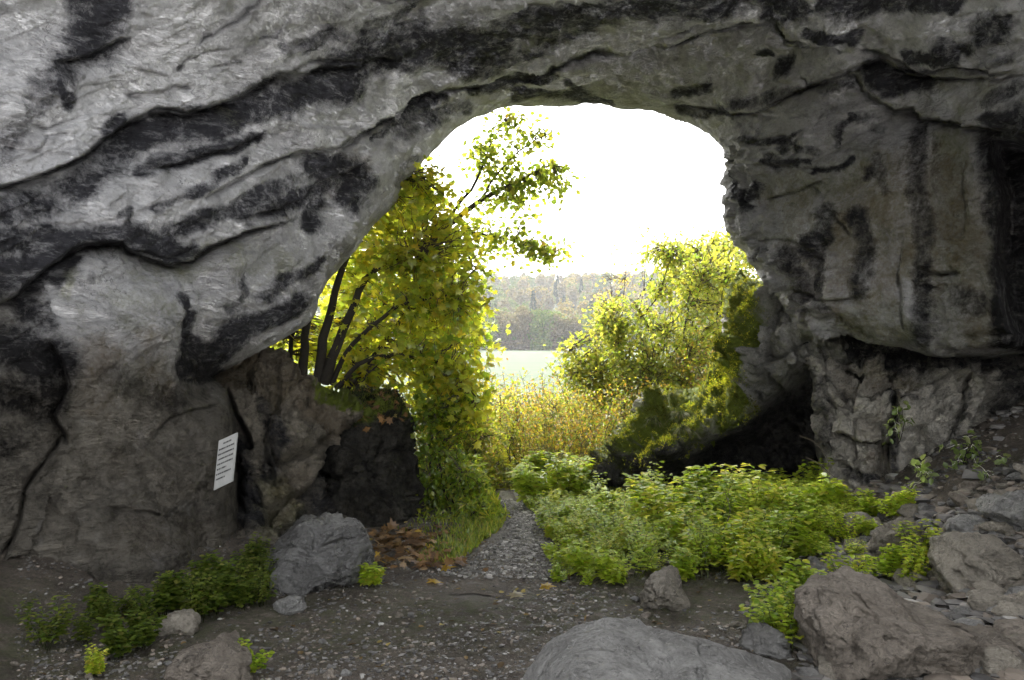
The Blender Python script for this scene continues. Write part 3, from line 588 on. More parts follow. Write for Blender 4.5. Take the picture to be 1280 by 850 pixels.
# left outcrop behind the notice
LP = [(180,455),(262,462),(300,450),(316,436),(335,440),(350,444),(358,462),(385,474),(405,482),(430,492),(452,505),(450,530),(415,570),(408,590),(420,620),(430,650),(425,700),(400,720),(320,720),(240,730),(180,730)]
LCT = [(200,460,8.9),(300,450,9.3),(350,450,9.4),(440,500,9.0),(420,560,8.7),(300,520,8.5),(350,560,8.2),(300,600,8.0),(360,620,7.9),(420,640,8.2),(200,700,7.9),(300,700,7.3),(420,710,7.7)]
def lp_paint(V, px, py, wx, wy, crack, n):
    X, Y = px+wx, py+wy
    d = blobs(X, Y, [([(300,560),(310,620),(315,660)],22,.95),([(330,510),(345,560),(335,600)],12,.8),([(300,480),(330,490)],14,.4),([(420,600),(400,650)],30,.8),([(330,660),(380,660)],14,.6)])
    g = blobs(X, Y, [([(340,620),(380,640),(330,655)],30,.7),([(300,470),(360,500)],18,.4)]); b = blobs(X, Y, [([(290,460),(360,480),(420,520)],40,.7),([(370,600),(350,640)],30,.5)])
    m = .75*blobs(X, Y, [([(400,485),(430,500),(450,515)],14,1),([(340,655),(390,655)],12,.7)])*sst(-.2,.5,n[:,2])
    return np.stack([d, g, b], 1), np.stack([m, m*0+.35, m*0], 1)
o, *_ = relief('rock_outcrop', LP, LCT, 2.4, disp=rough_disp(.24,.14,2.0,5), paint=lp_paint, m=M_left, rim=2.5, outw=.02, edge=(25,.5), seed=11, jag=4,
  ledges=[([(285,500),(310,540),(300,600),(312,660)],.35,30,.2),([(345,450),(350,500),(335,560),(345,620)],.18,25,.12),([(450,530),(412,572),(405,600)],.3,20,.1),([(330,560),(380,575),(405,560)],-.12,20,.05)])
tag(o, 'brown fractured rock outcrop behind the white notice, under the yellow maple', 'rock outcrop')
# dark mossy block beside the outcrop
DP = [(395,590),(405,560),(420,535),(432,505),(446,494),(470,490),(492,492),(508,505),(518,530),(521,570),(522,620),(519,655),(505,672),(470,690),(420,690),(395,650)]
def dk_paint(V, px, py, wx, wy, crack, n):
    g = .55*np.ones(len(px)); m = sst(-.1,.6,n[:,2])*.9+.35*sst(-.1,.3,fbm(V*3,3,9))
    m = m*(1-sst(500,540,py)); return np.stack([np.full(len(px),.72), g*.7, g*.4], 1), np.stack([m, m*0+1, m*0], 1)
dk, DV, DN, DM, *_ = relief('mossy_block', DP, [(400,600,9.0),(440,500,9.5),(500,500,9.7),(520,600,9.3),(460,580,8.5),(500,660,8.5),(430,660,8.4),(410,560,8.9)], 2.6, disp=rough_disp(.16,.07,1.6,15), paint=dk_paint, m=M_moss, rim=2.0, outw=.06, edge=(24,.5), seed=17, jag=9)
tag(dk, 'black shaded block of rock with moss and dead leaves on top, left of the path', 'rock')
# right lower wall in the recess
RP = [(1000,395),(1100,380),(1250,370),(1420,370),(1420,640),(1260,640),(1130,660),(1060,640),(1030,625),(1020,560),(1015,480)]
RCT = [(1000,400,9.9),(1200,390,9.7),(1400,380,9.0),(1025,500,9.3),(1100,500,9.0),(1060,560,8.9),(1100,610,8.6),(1180,520,8.8),(1200,600,8.3),(1290,500,9.2),(1400,500,8.4),(1260,620,7.9),(1400,640,7.4),(1040,630,8.9)]
def rw_paint(V, px, py, wx, wy, crack, n):
    X, Y = px+wx, py+wy
    d = blobs(X, Y, [([(1000,410),(1060,430),(1200,445),(1300,440)],28,.95),([(1265,450),(1300,560)],36,.9),([(1115,500),(1120,560),(1112,600)],7,.9),([(1195,500),(1190,560)],6,.6),([(1060,590),(1110,605)],10,.9),([(1030,470),(1030,560)],10,.7)])  # includes painted shade under the overhang and in the far-right hollow
    d = np.maximum(d, crack)  # crack lines get their shade as colour too
    g = blobs(X, Y, [([(1100,470),(1200,480)],20,.4),([(1140,600),(1200,590)],30,.5)]); b = blobs(X, Y, [([(1060,470),(1130,480)],30,.5),([(1090,540),(1100,580)],25,.5)])
    z = np.zeros(len(px)); return np.stack([d, g, b], 1), np.stack([z, z, z], 1)
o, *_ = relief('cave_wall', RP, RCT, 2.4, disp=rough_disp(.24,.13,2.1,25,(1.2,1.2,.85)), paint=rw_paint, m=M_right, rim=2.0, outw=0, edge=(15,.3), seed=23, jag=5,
  ledges=[([(1115,470),(1120,520),(1110,570),(1105,615)],.35,22,.25),([(1195,470),(1192,530),(1175,590)],.22,20,.15),([(1040,480),(1080,500),(1120,495),(1160,510)],-.25,30,.08),([(1040,540),(1080,555),(1120,550)],.2,18,.08),([(1040,450),(1090,470),(1140,465)],.2,15,.1)])
tag(o, 'pale lumpy lower cave wall under the overhang above the rubble', 'cave wall', kind='structure')
# mossy rock right of the path, hollow beneath
MP = [(737,612),(735,585),(742,562),(760,545),(772,532),(795,522),(800,505),(812,496),(832,493),(850,488),(872,484),(888,474),(898,452),(903,430),(905,405),(910,385),(915,365),(925,352),(940,346),(958,350),(975,368),(990,392),(1030,400),(1075,430),(1075,640),(900,680),(760,670)]
MCT = [(740,600,10.4),(745,560,10.8),(800,540,10.3),(830,500,10.9),(860,530,10.0),(890,470,10.8),(910,400,10.9),(930,352,11.2),(960,360,10.6),(940,430,10.2),(900,520,9.9),(980,440,9.7),(1000,400,9.8),(1060,450,9.6),(1060,560,9.6),(960,520,9.9),(900,640,9.9),(760,650,10.2),(1060,640,9.6)]
MZ = [([(740,640),(742,603),(775,592),(840,572),(870,552),(905,545),(930,520),(950,500),(985,470),(1010,450),(1040,455),(1090,470),(1090,700),(740,700)], 1.6, 26)]
def mp_paint(V, px, py, wx, wy, crack, n):
    X, Y = px+wx, py+wy
    m = np.maximum(blobs(X, Y, [([(925,365),(935,400),(925,450),(905,500)],46,1),([(880,500),(850,520),(800,545),(765,570)],46,1)]), 0)
    m = m*(.7+.3*sst(-.35,.15,fbm(V*2.6,4,55))); m *= 1-.95*blobs(X, Y, [([(975,375),(985,400),(975,430),(965,470),(960,490)],19,1),([(908,400),(905,430)],6,.9),([(935,490),(940,510),(960,500)],14,1),([(800,510),(812,500)],8,.6)])
    d = .9*sst(0, 40, py-(600-.62*(px-740)+20)*1.0)*(px > 830); d = np.maximum(d, blobs(X, Y, [([(770,600),(840,590),(880,570)],20,.8)]))  # shade of the hollow beneath, painted as dark colour
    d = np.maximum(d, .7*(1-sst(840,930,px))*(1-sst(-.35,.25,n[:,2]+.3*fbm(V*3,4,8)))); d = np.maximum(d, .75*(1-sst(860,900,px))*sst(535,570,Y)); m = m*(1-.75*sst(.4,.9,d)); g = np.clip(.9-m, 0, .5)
    return np.stack([d*.9, g*.5, g*.2], 1), np.stack([m, .9*sst(.3,.9,d), m*0], 1)
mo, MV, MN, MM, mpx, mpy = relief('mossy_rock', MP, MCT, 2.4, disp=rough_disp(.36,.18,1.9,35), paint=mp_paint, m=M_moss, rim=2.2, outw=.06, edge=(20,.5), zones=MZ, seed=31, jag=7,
  ledges=[([(985,380),(975,430),(965,480),(945,510)],.3,18,.15)])
tag(mo, 'big moss-covered rock right of the path, hollowed and black beneath', 'rock')
def moss_tufts(V, Nn, M, n, parent, name='moss', size=.03, cols=((.10,.13,.015),(.16,.17,.02),(.05,.08,.012))):
    w_ = np.clip(M[:,0]-.2, 0, 1)*np.clip(.35+1.8*fbm(V*3.5, 4, 91), .03, 2)*(V[:,1] < 99); w_ = w_/w_.sum(); k = rng.choice(len(V), n, p=w_)
    P = V[k] + rng.normal(size=(n,3))*.018; nn = Nn[k]; a = Acc()
    ax = unit(nn + .7*rvec(n) + np.array([0,0,.3]))
    leaves(a, P, ax, rvec(n), size*rng.uniform(.5,1.5,n), NARROW, pick(cols, n, (3,3,2), .25)*np.clip(.8+1.3*fbm(V[k]*2.2, 3, 92), .25, 1.5)[:,None])
    o = a.build(name, M_leafd, parent=parent); o.matrix_parent_inverse.identity()
    o.data.transform(__import__('mathutils').Matrix.Translation(-Vector(parent.location))); return o
moss_tufts(MV, MN, MM, 34000, mo, size=.028, cols=((.38,.42,.03),(.52,.48,.05),(.2,.28,.03)))
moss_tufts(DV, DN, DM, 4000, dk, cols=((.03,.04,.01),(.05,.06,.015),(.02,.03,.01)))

# ------------------------------------------------------------ boulders
def ico(n):
    b = bmesh.new(); bmesh.ops.create_icosphere(b, subdivisions=n, radius=1); V = np.array([v.co[:] for v in b.verts]); Fc = np.array([[v.index for v in f.verts] for f in b.faces]); b.free(); return V, Fc
ICO = {n: ico(n) for n in (1, 2, 3, 4, 5, 6)}
def rock_shape(seed, sub, cuts=14, rough=.10, flat=.85):
    V, Fc = ICO[sub]; V = V.copy(); r = np.random.default_rng(seed)
    V *= 1+.30*fbm(V*1.2+seed*3.1, 3, seed)[:,None]
    for k in range(cuts):
        nv = unit(r.normal(size=3)); d = r.uniform(.55, .9); e = V@nv-d; V -= np.clip(e, 0, None)[:,None]*nv[None]*flat
    if rough:
        f1, e1 = cells(V*2.3+seed+.3*fbm(V*2, 2, seed)[:,None], seed, 1.); f2, _ = cells(V*6+seed, seed+2, 1.)
        h = rough*1.5*f1+rough*.6*f2+rough*.55*ridge(V*3.5+seed, 5, seed)+rough*.3*ridge(V*13, 3, seed)-rough*.5*np.exp(-(e1/.05)**2)
        nl = fbm(np.stack([V[:,0]*.7+seed, V[:,1]*.7, V[:,2]*2.0+.6*V[:,0]], 1)*1.2, 4, seed+3); h = h+rough*1.1*terrace(nl, 6, .82)
        V *= 1+h[:,None]
    return V, Fc
def outline_rock(name, poly, Y, depth, seed, m, sub=6, rough=.09, label='', cat='boulder', cuts=14, group=None, sink=0):
    """full 3-D boulder whose front outline follows the pixels at distance Y"""
    Yc = Y+depth*.6; P = np.array([(at(a, b, Yc)[0], at(a, b, Yc)[2]) for a, b in poly]); c = P.mean(0)
    V, Fc = rock_shape(seed, sub, cuts, rough)
    th = np.arctan2(V[:,1*0+2], V[:,0]); ang = np.arctan2(P[:,1]-c[1], P[:,0]-c[0]); rad = np.hypot(P[:,0]-c[0], P[:,1]-c[1])
    o_ = np.argsort(ang); ang, rad = ang[o_], rad[o_]; ang = np.concatenate([ang-2*math.pi, ang, ang+2*math.pi]); rad = np.tile(rad, 3)
    # own silhouette of the unit rock, to normalise
    bins = np.linspace(-math.pi, math.pi, 73); bi = np.digitize(th, bins)-1; rr = np.hypot(V[:,0], V[:,2]); mx = np.array([rr[bi == k].max() if (bi == k).any() else 1 for k in range(72)])
    bc = (bins[1:]+bins[:-1])/2; mm = np.interp(th, np.concatenate([bc-2*math.pi, bc, bc+2*math.pi]), np.tile(mx, 3))
    s = np.interp(th, ang, rad)/mm
    W = np.stack([c[0]+V[:,0]*s, Yc+V[:,1]*depth, c[1]+V[:,2]*s], 1)
    org = (c[0], Yc, P[:,1].min()); a = Acc(); a.add(W, Fc)
    return tag(a.build(name, m, origin=org, smooth=True, color=False), label, cat, group)
def gY(px, py): return gpt(px, py)[1]
outline_rock('boulder', [(330,722),(328,705),(338,680),(352,668),(372,650),(392,645),(408,648),(425,651),(445,648),(455,655),(461,668),(470,690),(468,708),(460,718),(430,735),(400,742),(360,740)], gY(400,735)-.1, .55, 3, M_wet, label='wet dark grey boulder with creased shiny face at the foot of the left outcrop', rough=.085, cuts=22)
outline_rock('boulder', [(640,870),(665,835),(690,805),(712,794),(745,789),(790,795),(830,802),(880,806),(920,818),(960,832),(1000,850),(1010,880),(900,900),(740,900)], 3.2, .55, 8, M_grey, label='large smooth grey rock cut off by the bottom edge of the photo', cuts=8, rough=.05)
BR = outline_rock('boulder', [(1012,838),(1004,800),(995,770),(993,752),(1012,737),(1040,728),(1075,730),(1105,733),(1125,740),(1140,760),(1172,764),(1190,775),(1190,810),(1180,828),(1130,835),(1070,842)], gY(1090,838)-.05, .45, 14, M_stoneb, label='big blocky pinkish brown boulder lowest in the rubble on the right', rough=.07, cuts=9)
outline_rock('boulder', [(800,758),(803,735),(812,716),(832,711),(850,714),(852,735),(858,760),(835,768)], gY(830,765), .2, 21, M_stone, 5, label='squat grey rock poking out of the front of the undergrowth, right of the path')
outline_rock('boulder', [(925,810),(930,793),(950,784),(972,786),(985,803),(983,822),(945,824)], gY(955,820), .16, 22, M_grey, 5, label='dark rounded stone between the large smooth rock and the pinkish boulder')
outline_rock('boulder', [(1092,690),(1096,672),(1110,660),(1130,643),(1142,650),(1155,668),(1162,690),(1150,705),(1110,710)], gY(1130,712), .28, 23, M_stone, 5, label='pale pointed rock rising above the pinkish boulder, amid leaves')
outline_rock('boulder', [(1180,738),(1168,715),(1180,690),(1195,672),(1225,668),(1255,675),(1268,690),(1278,715),(1270,738),(1230,748)], gY(1225,745)+.1, .35, 24, M_stone, 5, label='wide sandy brown rock in the rubble below the egg-shaped stone')
outline_rock('boulder', [(1228,638),(1240,624),(1262,620),(1300,622),(1305,650),(1280,662),(1250,655)], gY(1270,668), .3, 25, M_grey, 5, label='smooth grey slab rock at the right edge, high on the rubble')
outline_rock('boulder', [(1188,668),(1186,656),(1200,648),(1225,646),(1240,656),(1236,668),(1210,672)], gY(1210,675), .2, 26, M_grey, 5, label='egg-shaped grey stone left of the smooth slab rock on the rubble')
outline_rock('boulder', [(1162,832),(1160,822),(1170,814),(1182,811),(1198,814),(1202,830),(1190,840)], gY(1180,840), .08, 27, M_stone, 4, label='small whitish stone at the lower right of the pinkish boulder')
outline_rock('boulder', [(200,790),(205,772),(225,766),(245,770),(250,785),(235,795)], gY(225,790), .12, 28, M_stone, 4, label='mossy brown stone below the small shrub by the left wall')
outline_rock('boulder', [(345,765),(342,755),(355,748),(375,747),(382,756),(378,768),(360,770)], gY(360,768), .12, 29, M_grey, 4, label='flat dark stone lying just below the wet dark boulder')
outline_rock('boulder', [(215,850),(218,820),(250,808),(290,812),(318,825),(322,860),(260,870)], 3.75, .3, 30, M_left and M_stoneb, 5, label='low brown rock slab in the dark floor at the lower left')
outline_rock('boulder', [(1040,665),(1045,650),(1062,640),(1085,645),(1092,660),(1075,672)], gY(1065,672), .2, 31, M_stone, 4, label='grey stone half hidden by leaves left of the pale pointed rock')
outline_rock('boulder', [(1195,820),(1200,800),(1230,792),(1262,800),(1268,825),(1235,838)], gY(1230,838), .2, 32, M_stoneb, 4, label='brown knobbly rock in the lower right corner rubble')

# rubble
shapes = []
for k in range(7):
    V, Fc = rock_shape(100+k, 3, 12, .08); V = V*np.array([1, .8, .6]); a = Acc(); a.add(V, Fc)
    o = a.build('rubble_stone', [M_stone, M_stoneb, M_grey][k % 3], smooth=False, color=False); shapes.append(o.data)
    bpy.data.objects.remove(o)
def stone(x, y, s, k, label, group, sinkf=.25):
    o = bpy.data.objects.new('rubble_stone', shapes[k]); C.collection.objects.link(o)
    z = float(terr([x], [y])[0]); o.location = (x, y, z+s*.5*(1-sinkf*2)); o.scale = (s, s*random.uniform(.8,1.2), s*random.uniform(.7,1.1))
    o.rotation_euler = (random.uniform(-.4,.4), random.uniform(-.4,.4), random.uniform(0, 6.3)); return tag(o, label, 'stone', group)
cnt = 0
while cnt < 280:
    px, py = random.uniform(1010, 1300), random.uniform(575, 850)
    if py < 700-.35*(px-1010)-20: continue
    if 990 < px < 1195 and 735 < py < 845: continue
    g_ = gpt(px, py); s = random.choice((.03,.04,.05,.06,.08,.12))*random.uniform(.8,1.3)
    stone(g_[0], g_[1], s, random.randrange(7), 'loose brown and grey limestone rubble on the slope at the right wall', 'rubble stones on the right slope'); cnt += 1
for k in range(45):
    px, py = random.choice([(random.uniform(0,330), random.uniform(765,850)), (random.uniform(770,990), random.uniform(740,800)), (random.uniform(470,540), random.uniform(672,700)), (random.uniform(400,780), random.uniform(720,850))])
    g_ = gpt(px, py); stone(g_[0], g_[1], random.uniform(.018,.042), random.randrange(7), 'small loose stone lying on the trodden cave floor', 'small stones on the cave floor')
def gravel(n, box, smin, smax, name, label, seed):
    r = np.random.default_rng(seed); V0, F0 = ICO[1]; V0 = V0*(1+.25*r.normal(size=(len(V0),1))); V0 = V0[:]
    y = r.uniform(box[2]**.5, box[3]**.5, n)**2; x = r.uniform(box[0], box[1], n)*y
    dens = fbm(np.stack([x*1.3, y*1.3, x*0], 1), 4, 77); keep = dens > r.uniform(-.55, .35, n); x, y = x[keep], y[keep]; n = len(x)
    z = terr(x, y); s = smin*(smax/smin)**(r.uniform(0, 1, n)**2.4); a = Acc()
    ang = r.uniform(0, 6.28, n); ca, sa = np.cos(ang), np.sin(ang); sc = r.uniform(.6, 1.3, (n,3))
    L_ = V0[None]*sc[:,None]*s[:,None,None]; L_ = L_*(1+.3*r.normal(size=(n, len(V0), 1))*.5)
    W = np.stack([L_[:,:,0]*ca[:,None]-L_[:,:,1]*sa[:,None]+x[:,None], L_[:,:,0]*sa[:,None]+L_[:,:,1]*ca[:,None]+y[:,None], L_[:,:,2]*.6+z[:,None]+s[:,None]*.2], 2)
    fs = (np.arange(n)[:,None,None]*len(V0)+F0[None]).reshape(-1, 3)
    c = np.repeat(pick(((.15,.14,.128),(.27,.26,.24),(.09,.085,.08),(.18,.15,.12)), n, (4,.7,5,3), .25), len(V0), 0)
    a.add(W.reshape(-1,3), fs, c); return tag(a.build(name, M_peb), label, 'gravel', kind='stuff')
def peb_mat():
    m, t, b = mat('pebble'); a = t.nodes.new('ShaderNodeAttribute'); a.attribute_name = 'col'; t.links.new(a.outputs[0], b.inputs['Base Color']); b.inputs['Roughness'].default_value = .7; return m
M_peb = peb_mat()
gravel(80000, (-.62, .70, 3.0, 9.5), .0025, .018, 'gravel', 'loose gravel and stone chips strewn over the cave floor', 5)
gravel(16000, (.36, .95, 3.4, 8.6), .008, .075, 'rubble', 'small brown and grey rubble covering the slope at the right', 6)

# ------------------------------------------------------------ white notice on the arris
def path_gravel(n):
    r = np.random.default_rng(12); V0, F0 = ICO[1]; k = r.uniform(0, 1, n); y = 6.2+4.2*k; x = np.interp(y, PATHW[:,1], PATHW[:,0])+r.normal(size=n)*(.08+.22*(1-sst(6.0, 8.2, y)))
    z = terr(x, y); s = .006*(4.0**(r.uniform(0, 1, n)**2)); L_ = V0[None]*s[:,None,None]*r.uniform(.6,1.3,(n,1,3))*(1+.18*r.normal(size=(n, len(V0), 1)))
    W = L_*np.array([1,1,.6])+np.stack([x, y, z+.008+s*.25], 1)[:,None]; a = Acc(); c = np.repeat(pick(((.21,.20,.18),(.33,.315,.29),(.12,.113,.10)), n, (3,1.2,4), .2), len(V0), 0)
    a.add(W.reshape(-1,3), (np.arange(n)[:,None,None]*len(V0)+F0[None]).reshape(-1,3), c); tag(a.build('path_gravel', M_peb), 'pale gravel lying on the narrow footpath', 'gravel', kind='stuff')
path_gravel(6500)
def plaque():
    c = at(281, 577, 6.72); e = empty('notice_board', c)
    tl, tr, br, bl = at(273.5,551,6.70), at(295.5,541,6.62), at(289.5,602,6.66), at(267,613,6.74)
    n = unit(np.cross(tr-tl, bl-tl)); n = n if n[1] < 0 else -n
    V = np.array([tl,tr,br,bl]); V = np.concatenate([V, V-n*.02])-c
    a = Acc(); a.add(V, [(0,1,2,3),(7,6,5,4),(0,4,5,1),(1,5,6,2),(2,6,7,3),(3,7,4,0)])
    m, t, b = mat('notice_white'); g = t.nodes.new('ShaderNodeNewGeometry')
    t.links.new(mix(t, noise(t, g.outputs['Position'], 14, 5), (.48,.48,.46), (.68,.68,.66)), b.inputs['Base Color']); b.inputs['Roughness'].default_value = .6
    a.build('panel', m, parent=e, color=False)
    mt, t, b = mat('notice_ink'); b.inputs['Base Color'].default_value = (.07,.07,.07,1)
    a = Acc(); r = random.Random(3)
    rows = [(.10,.30,.75),(.20,.08,.95),(.30,.06,.96),(.40,.08,.94),(.50,.06,.95),(.60,.08,.62),(.70,.06,.9),(.80,.08,.60)]
    for v, u0, u1 in rows:
        u = u0
        while u < u1:
            wd = r.choice((.035,.05,.065,.09)); 
            q = [(u, v-.016), (min(u+wd,u1), v-.016), (min(u+wd,u1), v+.016), (u, v+.016)]
            W = [tl+(tr-tl)*p+(bl-tl)*s+n*.002-c for p, s in q]; a.add(W, [(0,1,2,3)]); u += wd+r.choice((.012,.03))
    a.build('lettering', mt, parent=e, color=False)
    tag(e, 'weathered white notice with lines of dark lettering fixed to the left rock arris', 'notice board')
plaque()

# ------------------------------------------------------------ trees and shrubs
def bez(a, b, n=6, sag=.0, wob=.06):
    a, b = np.array(a), np.array(b); t = np.linspace(0, 1, n)[:,None]; L = np.linalg.norm(b-a)
    P = a+(b-a)*t + np.array([0,0,1])*sag*L*(4*t*(1-t)); P[1:-1] += rng.normal(size=(n-2,3))*wob*L/3; return P
def crown(base_nodes, blobs_, n_tips, leaf, size, cols, wts, per=9, spread=.16, tw=.006, droop=.25, gap=None, up=(0,0,1), jit=.18):
    """twigs grown from the limbs to tips spread through the crown, leaves round each tip; returns (twig Acc, leaf Acc)"""
    B = np.array(base_nodes); ta, la = Acc(), Acc(); wv = np.array([b[6] if len(b) > 6 else 1 for b in blobs_], float); wv /= wv.sum()
    for k in range(n_tips):
        b = blobs_[rng.choice(len(blobs_), p=wv)]; c = at(b[0], b[1], b[2]); r = np.array([b[3]/F*b[2], b[5], b[4]/F*b[2]])
        q = rvec(1)[0]*rng.uniform(.0, 1)**.42; tip = c+q*r
        j = np.argmin(np.linalg.norm(B-tip, axis=1)+rng.uniform(0,.3)); s = B[j]; 
        if np.linalg.norm(tip-s) > .05:
            pts = bez(s, tip, 6, .10, .12); L = np.linalg.norm(tip-s); tube(ta, pts, np.linspace(min(tw*(1+L*1.2), .02), tw*.35, 6), 4)
        m = per; t = rng.uniform(-.2, 1, m)[:,None]; dirn = unit(tip-s)
        P = tip - dirn*(1-t)*spread*1.6 + rng.normal(size=(m,3))*spread*np.array([.7,.7,.5])
        ax = unit(dirn*.6+rvec(m)*.9+np.array([0,0,-droop])); 
        base = cols[rng.choice(len(cols), p=np.array(wts)/sum(wts))]
        cc = np.clip(.5*np.array(base)+.5*pick(cols, m, wts, jit), .005, .8)
        leaves(la, P, ax, unit(np.array(up)+rvec(m)*.75), size*rng.uniform(.6,1.25,m), leaf, cc)
    return ta, la
def limb(pix, rad, n=14, wob=.008):
    """limb through (px, py, Y) points"""
    P = np.array([at(*p) for p in pix]); d = np.linspace(0, 1, len(P)); t = np.linspace(0, 1, n)
    Q = np.stack([np.interp(t, d, P[:,k]) for k in range(3)], 1)
    for _ in range(2): Q[1:-1] = (Q[:-2]+2*Q[1:-1]+Q[2:])/4
    Q[1:-1] += rng.normal(size=(n-2,3))*wob; return Q, np.linspace(rad[0], rad[1], n)
def tree(name, limbs, crowns, leafargs, label, cat, group=None, mats=(None,None)):
    base = limbs[0][0][0]; e = empty(name, base); nodes = []
    wood = Acc()
    for k, (Q, r) in enumerate(limbs): tube(wood, Q-base, r, 8); nodes += list(Q[len(Q)//4:])
    ta, la = crown(nodes, crowns, **leafargs)
    wood.build('trunk', M_bark, parent=e, smooth=True, color=False)
    for a_, nm, mm in ((ta, 'twigs', mats[0] or M_twig), (la, 'foliage', mats[1] or M_leaf)):
        if a_.n: o = a_.build(nm, mm, parent=e); o.data.transform(__import__('mathutils').Matrix.Translation(-Vector(base)))
    return tag(e, label, cat, group)
YG = ((.60,.56,.06),(.46,.52,.06),(.30,.43,.05),(.15,.26,.03),(.66,.50,.04))
# maple on the left outcrop
lm = [limb([(397,478,10.6),(402,430,10.6),(415,380,10.6),(428,330,10.6),(455,270,10.7),(500,220,10.8)], (.075,.02)),
      limb([(405,478,10.6),(418,440,10.5),(438,395,10.5),(450,350,10.5),(490,320,10.5),(520,330,10.3)], (.08,.02)),
      limb([(378,472,10.7),(380,430,10.8),(386,390,10.9),(395,350,11),(410,300,11)], (.07,.02)),
      limb([(415,480,10.7),(430,440,10.5),(470,400,10.3),(520,370,10.2),(570,380,10.2)], (.04,.012)),
      limb([(420,485,10.6),(450,450,10.4),(500,440,10.2),(560,460,10.1),(600,500,10.1)], (.035,.01)),
      limb([(365,465,10.9),(362,440,11),(370,400,11.1),(372,360,11.1)], (.04,.015)),
      limb([(425,485,10.8),(440,460,10.9),(455,420,11),(480,380,11.1)], (.03,.01)),
      limb([(432,490,10.8),(470,440,10.9),(500,400,11),(530,350,11.1)], (.03,.01)),
      limb([(440,495,10.6),(455,470,10.5),(480,450,10.5),(505,440,10.5)], (.02,.008))]
tree('maple_tree', lm, [(540,290,10.6,60,60,.9,5),(500,330,10.8,60,70,.9,4),(550,400,10.4,55,60,.8,5),(500,420,11.2,80,80,.8,5),(560,470,10.3,42,45,.6,3),(480,480,11.2,60,60,.6,2.5),(540,235,10.9,48,40,.7,2.4),(400,430,11.9,70,40,.5,2),(520,360,10.5,70,100,.9,3),(585,370,10.3,22,50,.5,1.2),(345,425,12,20,15,.4,.5),(470,520,11.4,50,30,.4,1),(440,440,11.6,50,50,.5,2.5),(560,520,10.4,40,40,.5,2),(480,250,10.9,25,30,.5,1),(580,290,10.6,35,40,.6,1.5)],
     dict(n_tips=800, leaf=MAPLE, size=.115, cols=YG, wts=(5,5,3,1.2,1.4), per=8, spread=.24, droop=.5), 'yellow-green maple with several dark leaning trunks on the left outcrop', 'tree')
tree('maple_tree', [limb([(470,520,13.8),(450,440,13.8),(440,380,13.9),(470,320,14),(500,270,14)], (.05,.015)), limb([(520,540,13.8),(530,470,13.8),(545,400,13.7),(570,340,13.6)], (.04,.012))],
     [(400,440,13.9,75,50,.8,4),(470,380,14,80,80,.8,4),(540,440,13.8,60,90,.8,4),(520,290,14,60,55,.8,3),(575,400,13.6,22,60,.6,1.3),(350,425,13.9,24,20,.4,1),(530,235,14,40,34,.6,1.2),(430,330,14,30,60,.6,1.6),(480,270,14,34,30,.6,1.2),(510,225,14,22,20,.4,.7),(610,430,13.6,16,50,.4,.6)],
     dict(n_tips=800, leaf=MAPLE, size=.13, cols=YG, wts=(4,4,3,.8,1), per=9, spread=.26, droop=.5), 'brighter yellow maple standing behind the dark leaning trunks', 'tree')
# tree whose branches hang over the opening
lb = [limb([(440,520,13.5),(470,400,13.5),(520,320,13.4),(570,270,13.3),(610,245,13.2),(650,225,13.1),(690,205,13)], (.09,.012)),
      limb([(540,300,13.4),(590,290,13.2),(640,300,13),(690,320,12.9)], (.03,.006)), limb([(560,275,13.3),(600,220,13.2),(612,180,13.2),(630,150,13.2)], (.03,.006)),
      limb([(600,250,13.2),(630,205,13.1),(660,180,13),(690,165,13)], (.022,.005)), limb([(560,280,13.3),(590,330,13.2),(620,350,13.1)], (.02,.006))]
tree('linden_tree', lb, [(650,165,13.1,36,26,.5,2),(625,215,13.2,34,30,.5,2.2),(680,225,13,42,24,.5,2.4),(640,255,13.1,45,26,.5,2.6),(665,310,13,48,22,.5,3),(600,300,13.2,36,30,.5,2),(590,350,13.2,25,20,.4,1),(600,190,13.3,25,25,.4,1),(700,250,13,20,14,.3,.5)],
     dict(n_tips=380, leaf=ROUND, size=.09, cols=((.26,.34,.05),(.36,.42,.07),(.15,.22,.03),(.44,.40,.07),(.4,.16,.04)), wts=(4,3,3,1.6,.15), per=7, spread=.17, droop=.5), 'slender tree reaching small rounded leaves across the white sky', 'tree')
# shrubs left of the path
def shrub(name, bx, by, Y, blobs_, leafargs, label, cat='shrub', ns=7, group=None, sr=(.018,.005)):
    g0 = at(bx, by, Y); g0[2] = terr([g0[0]], [Y])[0]-.02; ls = []
    for k in range(ns):
        b = blobs_[k % len(blobs_)]; c = at(b[0], b[1], b[2])+rvec(1)[0]*np.array([b[3]/F*b[2]*.6, b[5]*.6, b[4]/F*b[2]*.5])
        s = g0+np.array([rng.uniform(-.2,.2), rng.uniform(-.2,.2), 0]); P = bez(s, c, 10, .05, .10); ls.append((P, np.linspace(sr[0], sr[1], 10)))
    ls[0] = (np.vstack([g0[None], ls[0][0][1:]]), ls[0][1]); return tree(name, ls, blobs_, leafargs, label, cat, group, (M_twig, M_leaf))
GL = ((.20,.31,.02),(.30,.38,.03),(.11,.19,.015),(.44,.42,.04))
shrub('shrub', 545, 640, 10.0, [(545,560,10,34,60,.5,3),(580,600,9.8,32,40,.5,2),(560,520,10.2,40,40,.5,2),(530,620,9.7,22,40,.4,1.5)], dict(n_tips=330, leaf=OVATE, size=.075, cols=GL, wts=(4,2,3,1), per=8, spread=.11, tw=.004), 'green leafy shrub against the dark mossy block, left of the path', ns=12)
shrub('shrub', 600, 660, 9.2, [(590,645,9.1,34,30,.4,3),(555,655,9.0,34,22,.3,2),(618,655,9.1,18,22,.3,1)], dict(n_tips=170, leaf=NARROW, size=.10, cols=GL, wts=(4,3,2,2), per=10, spread=.09, tw=.003), 'low feathery green shrub at the left verge where the path narrows', ns=9)
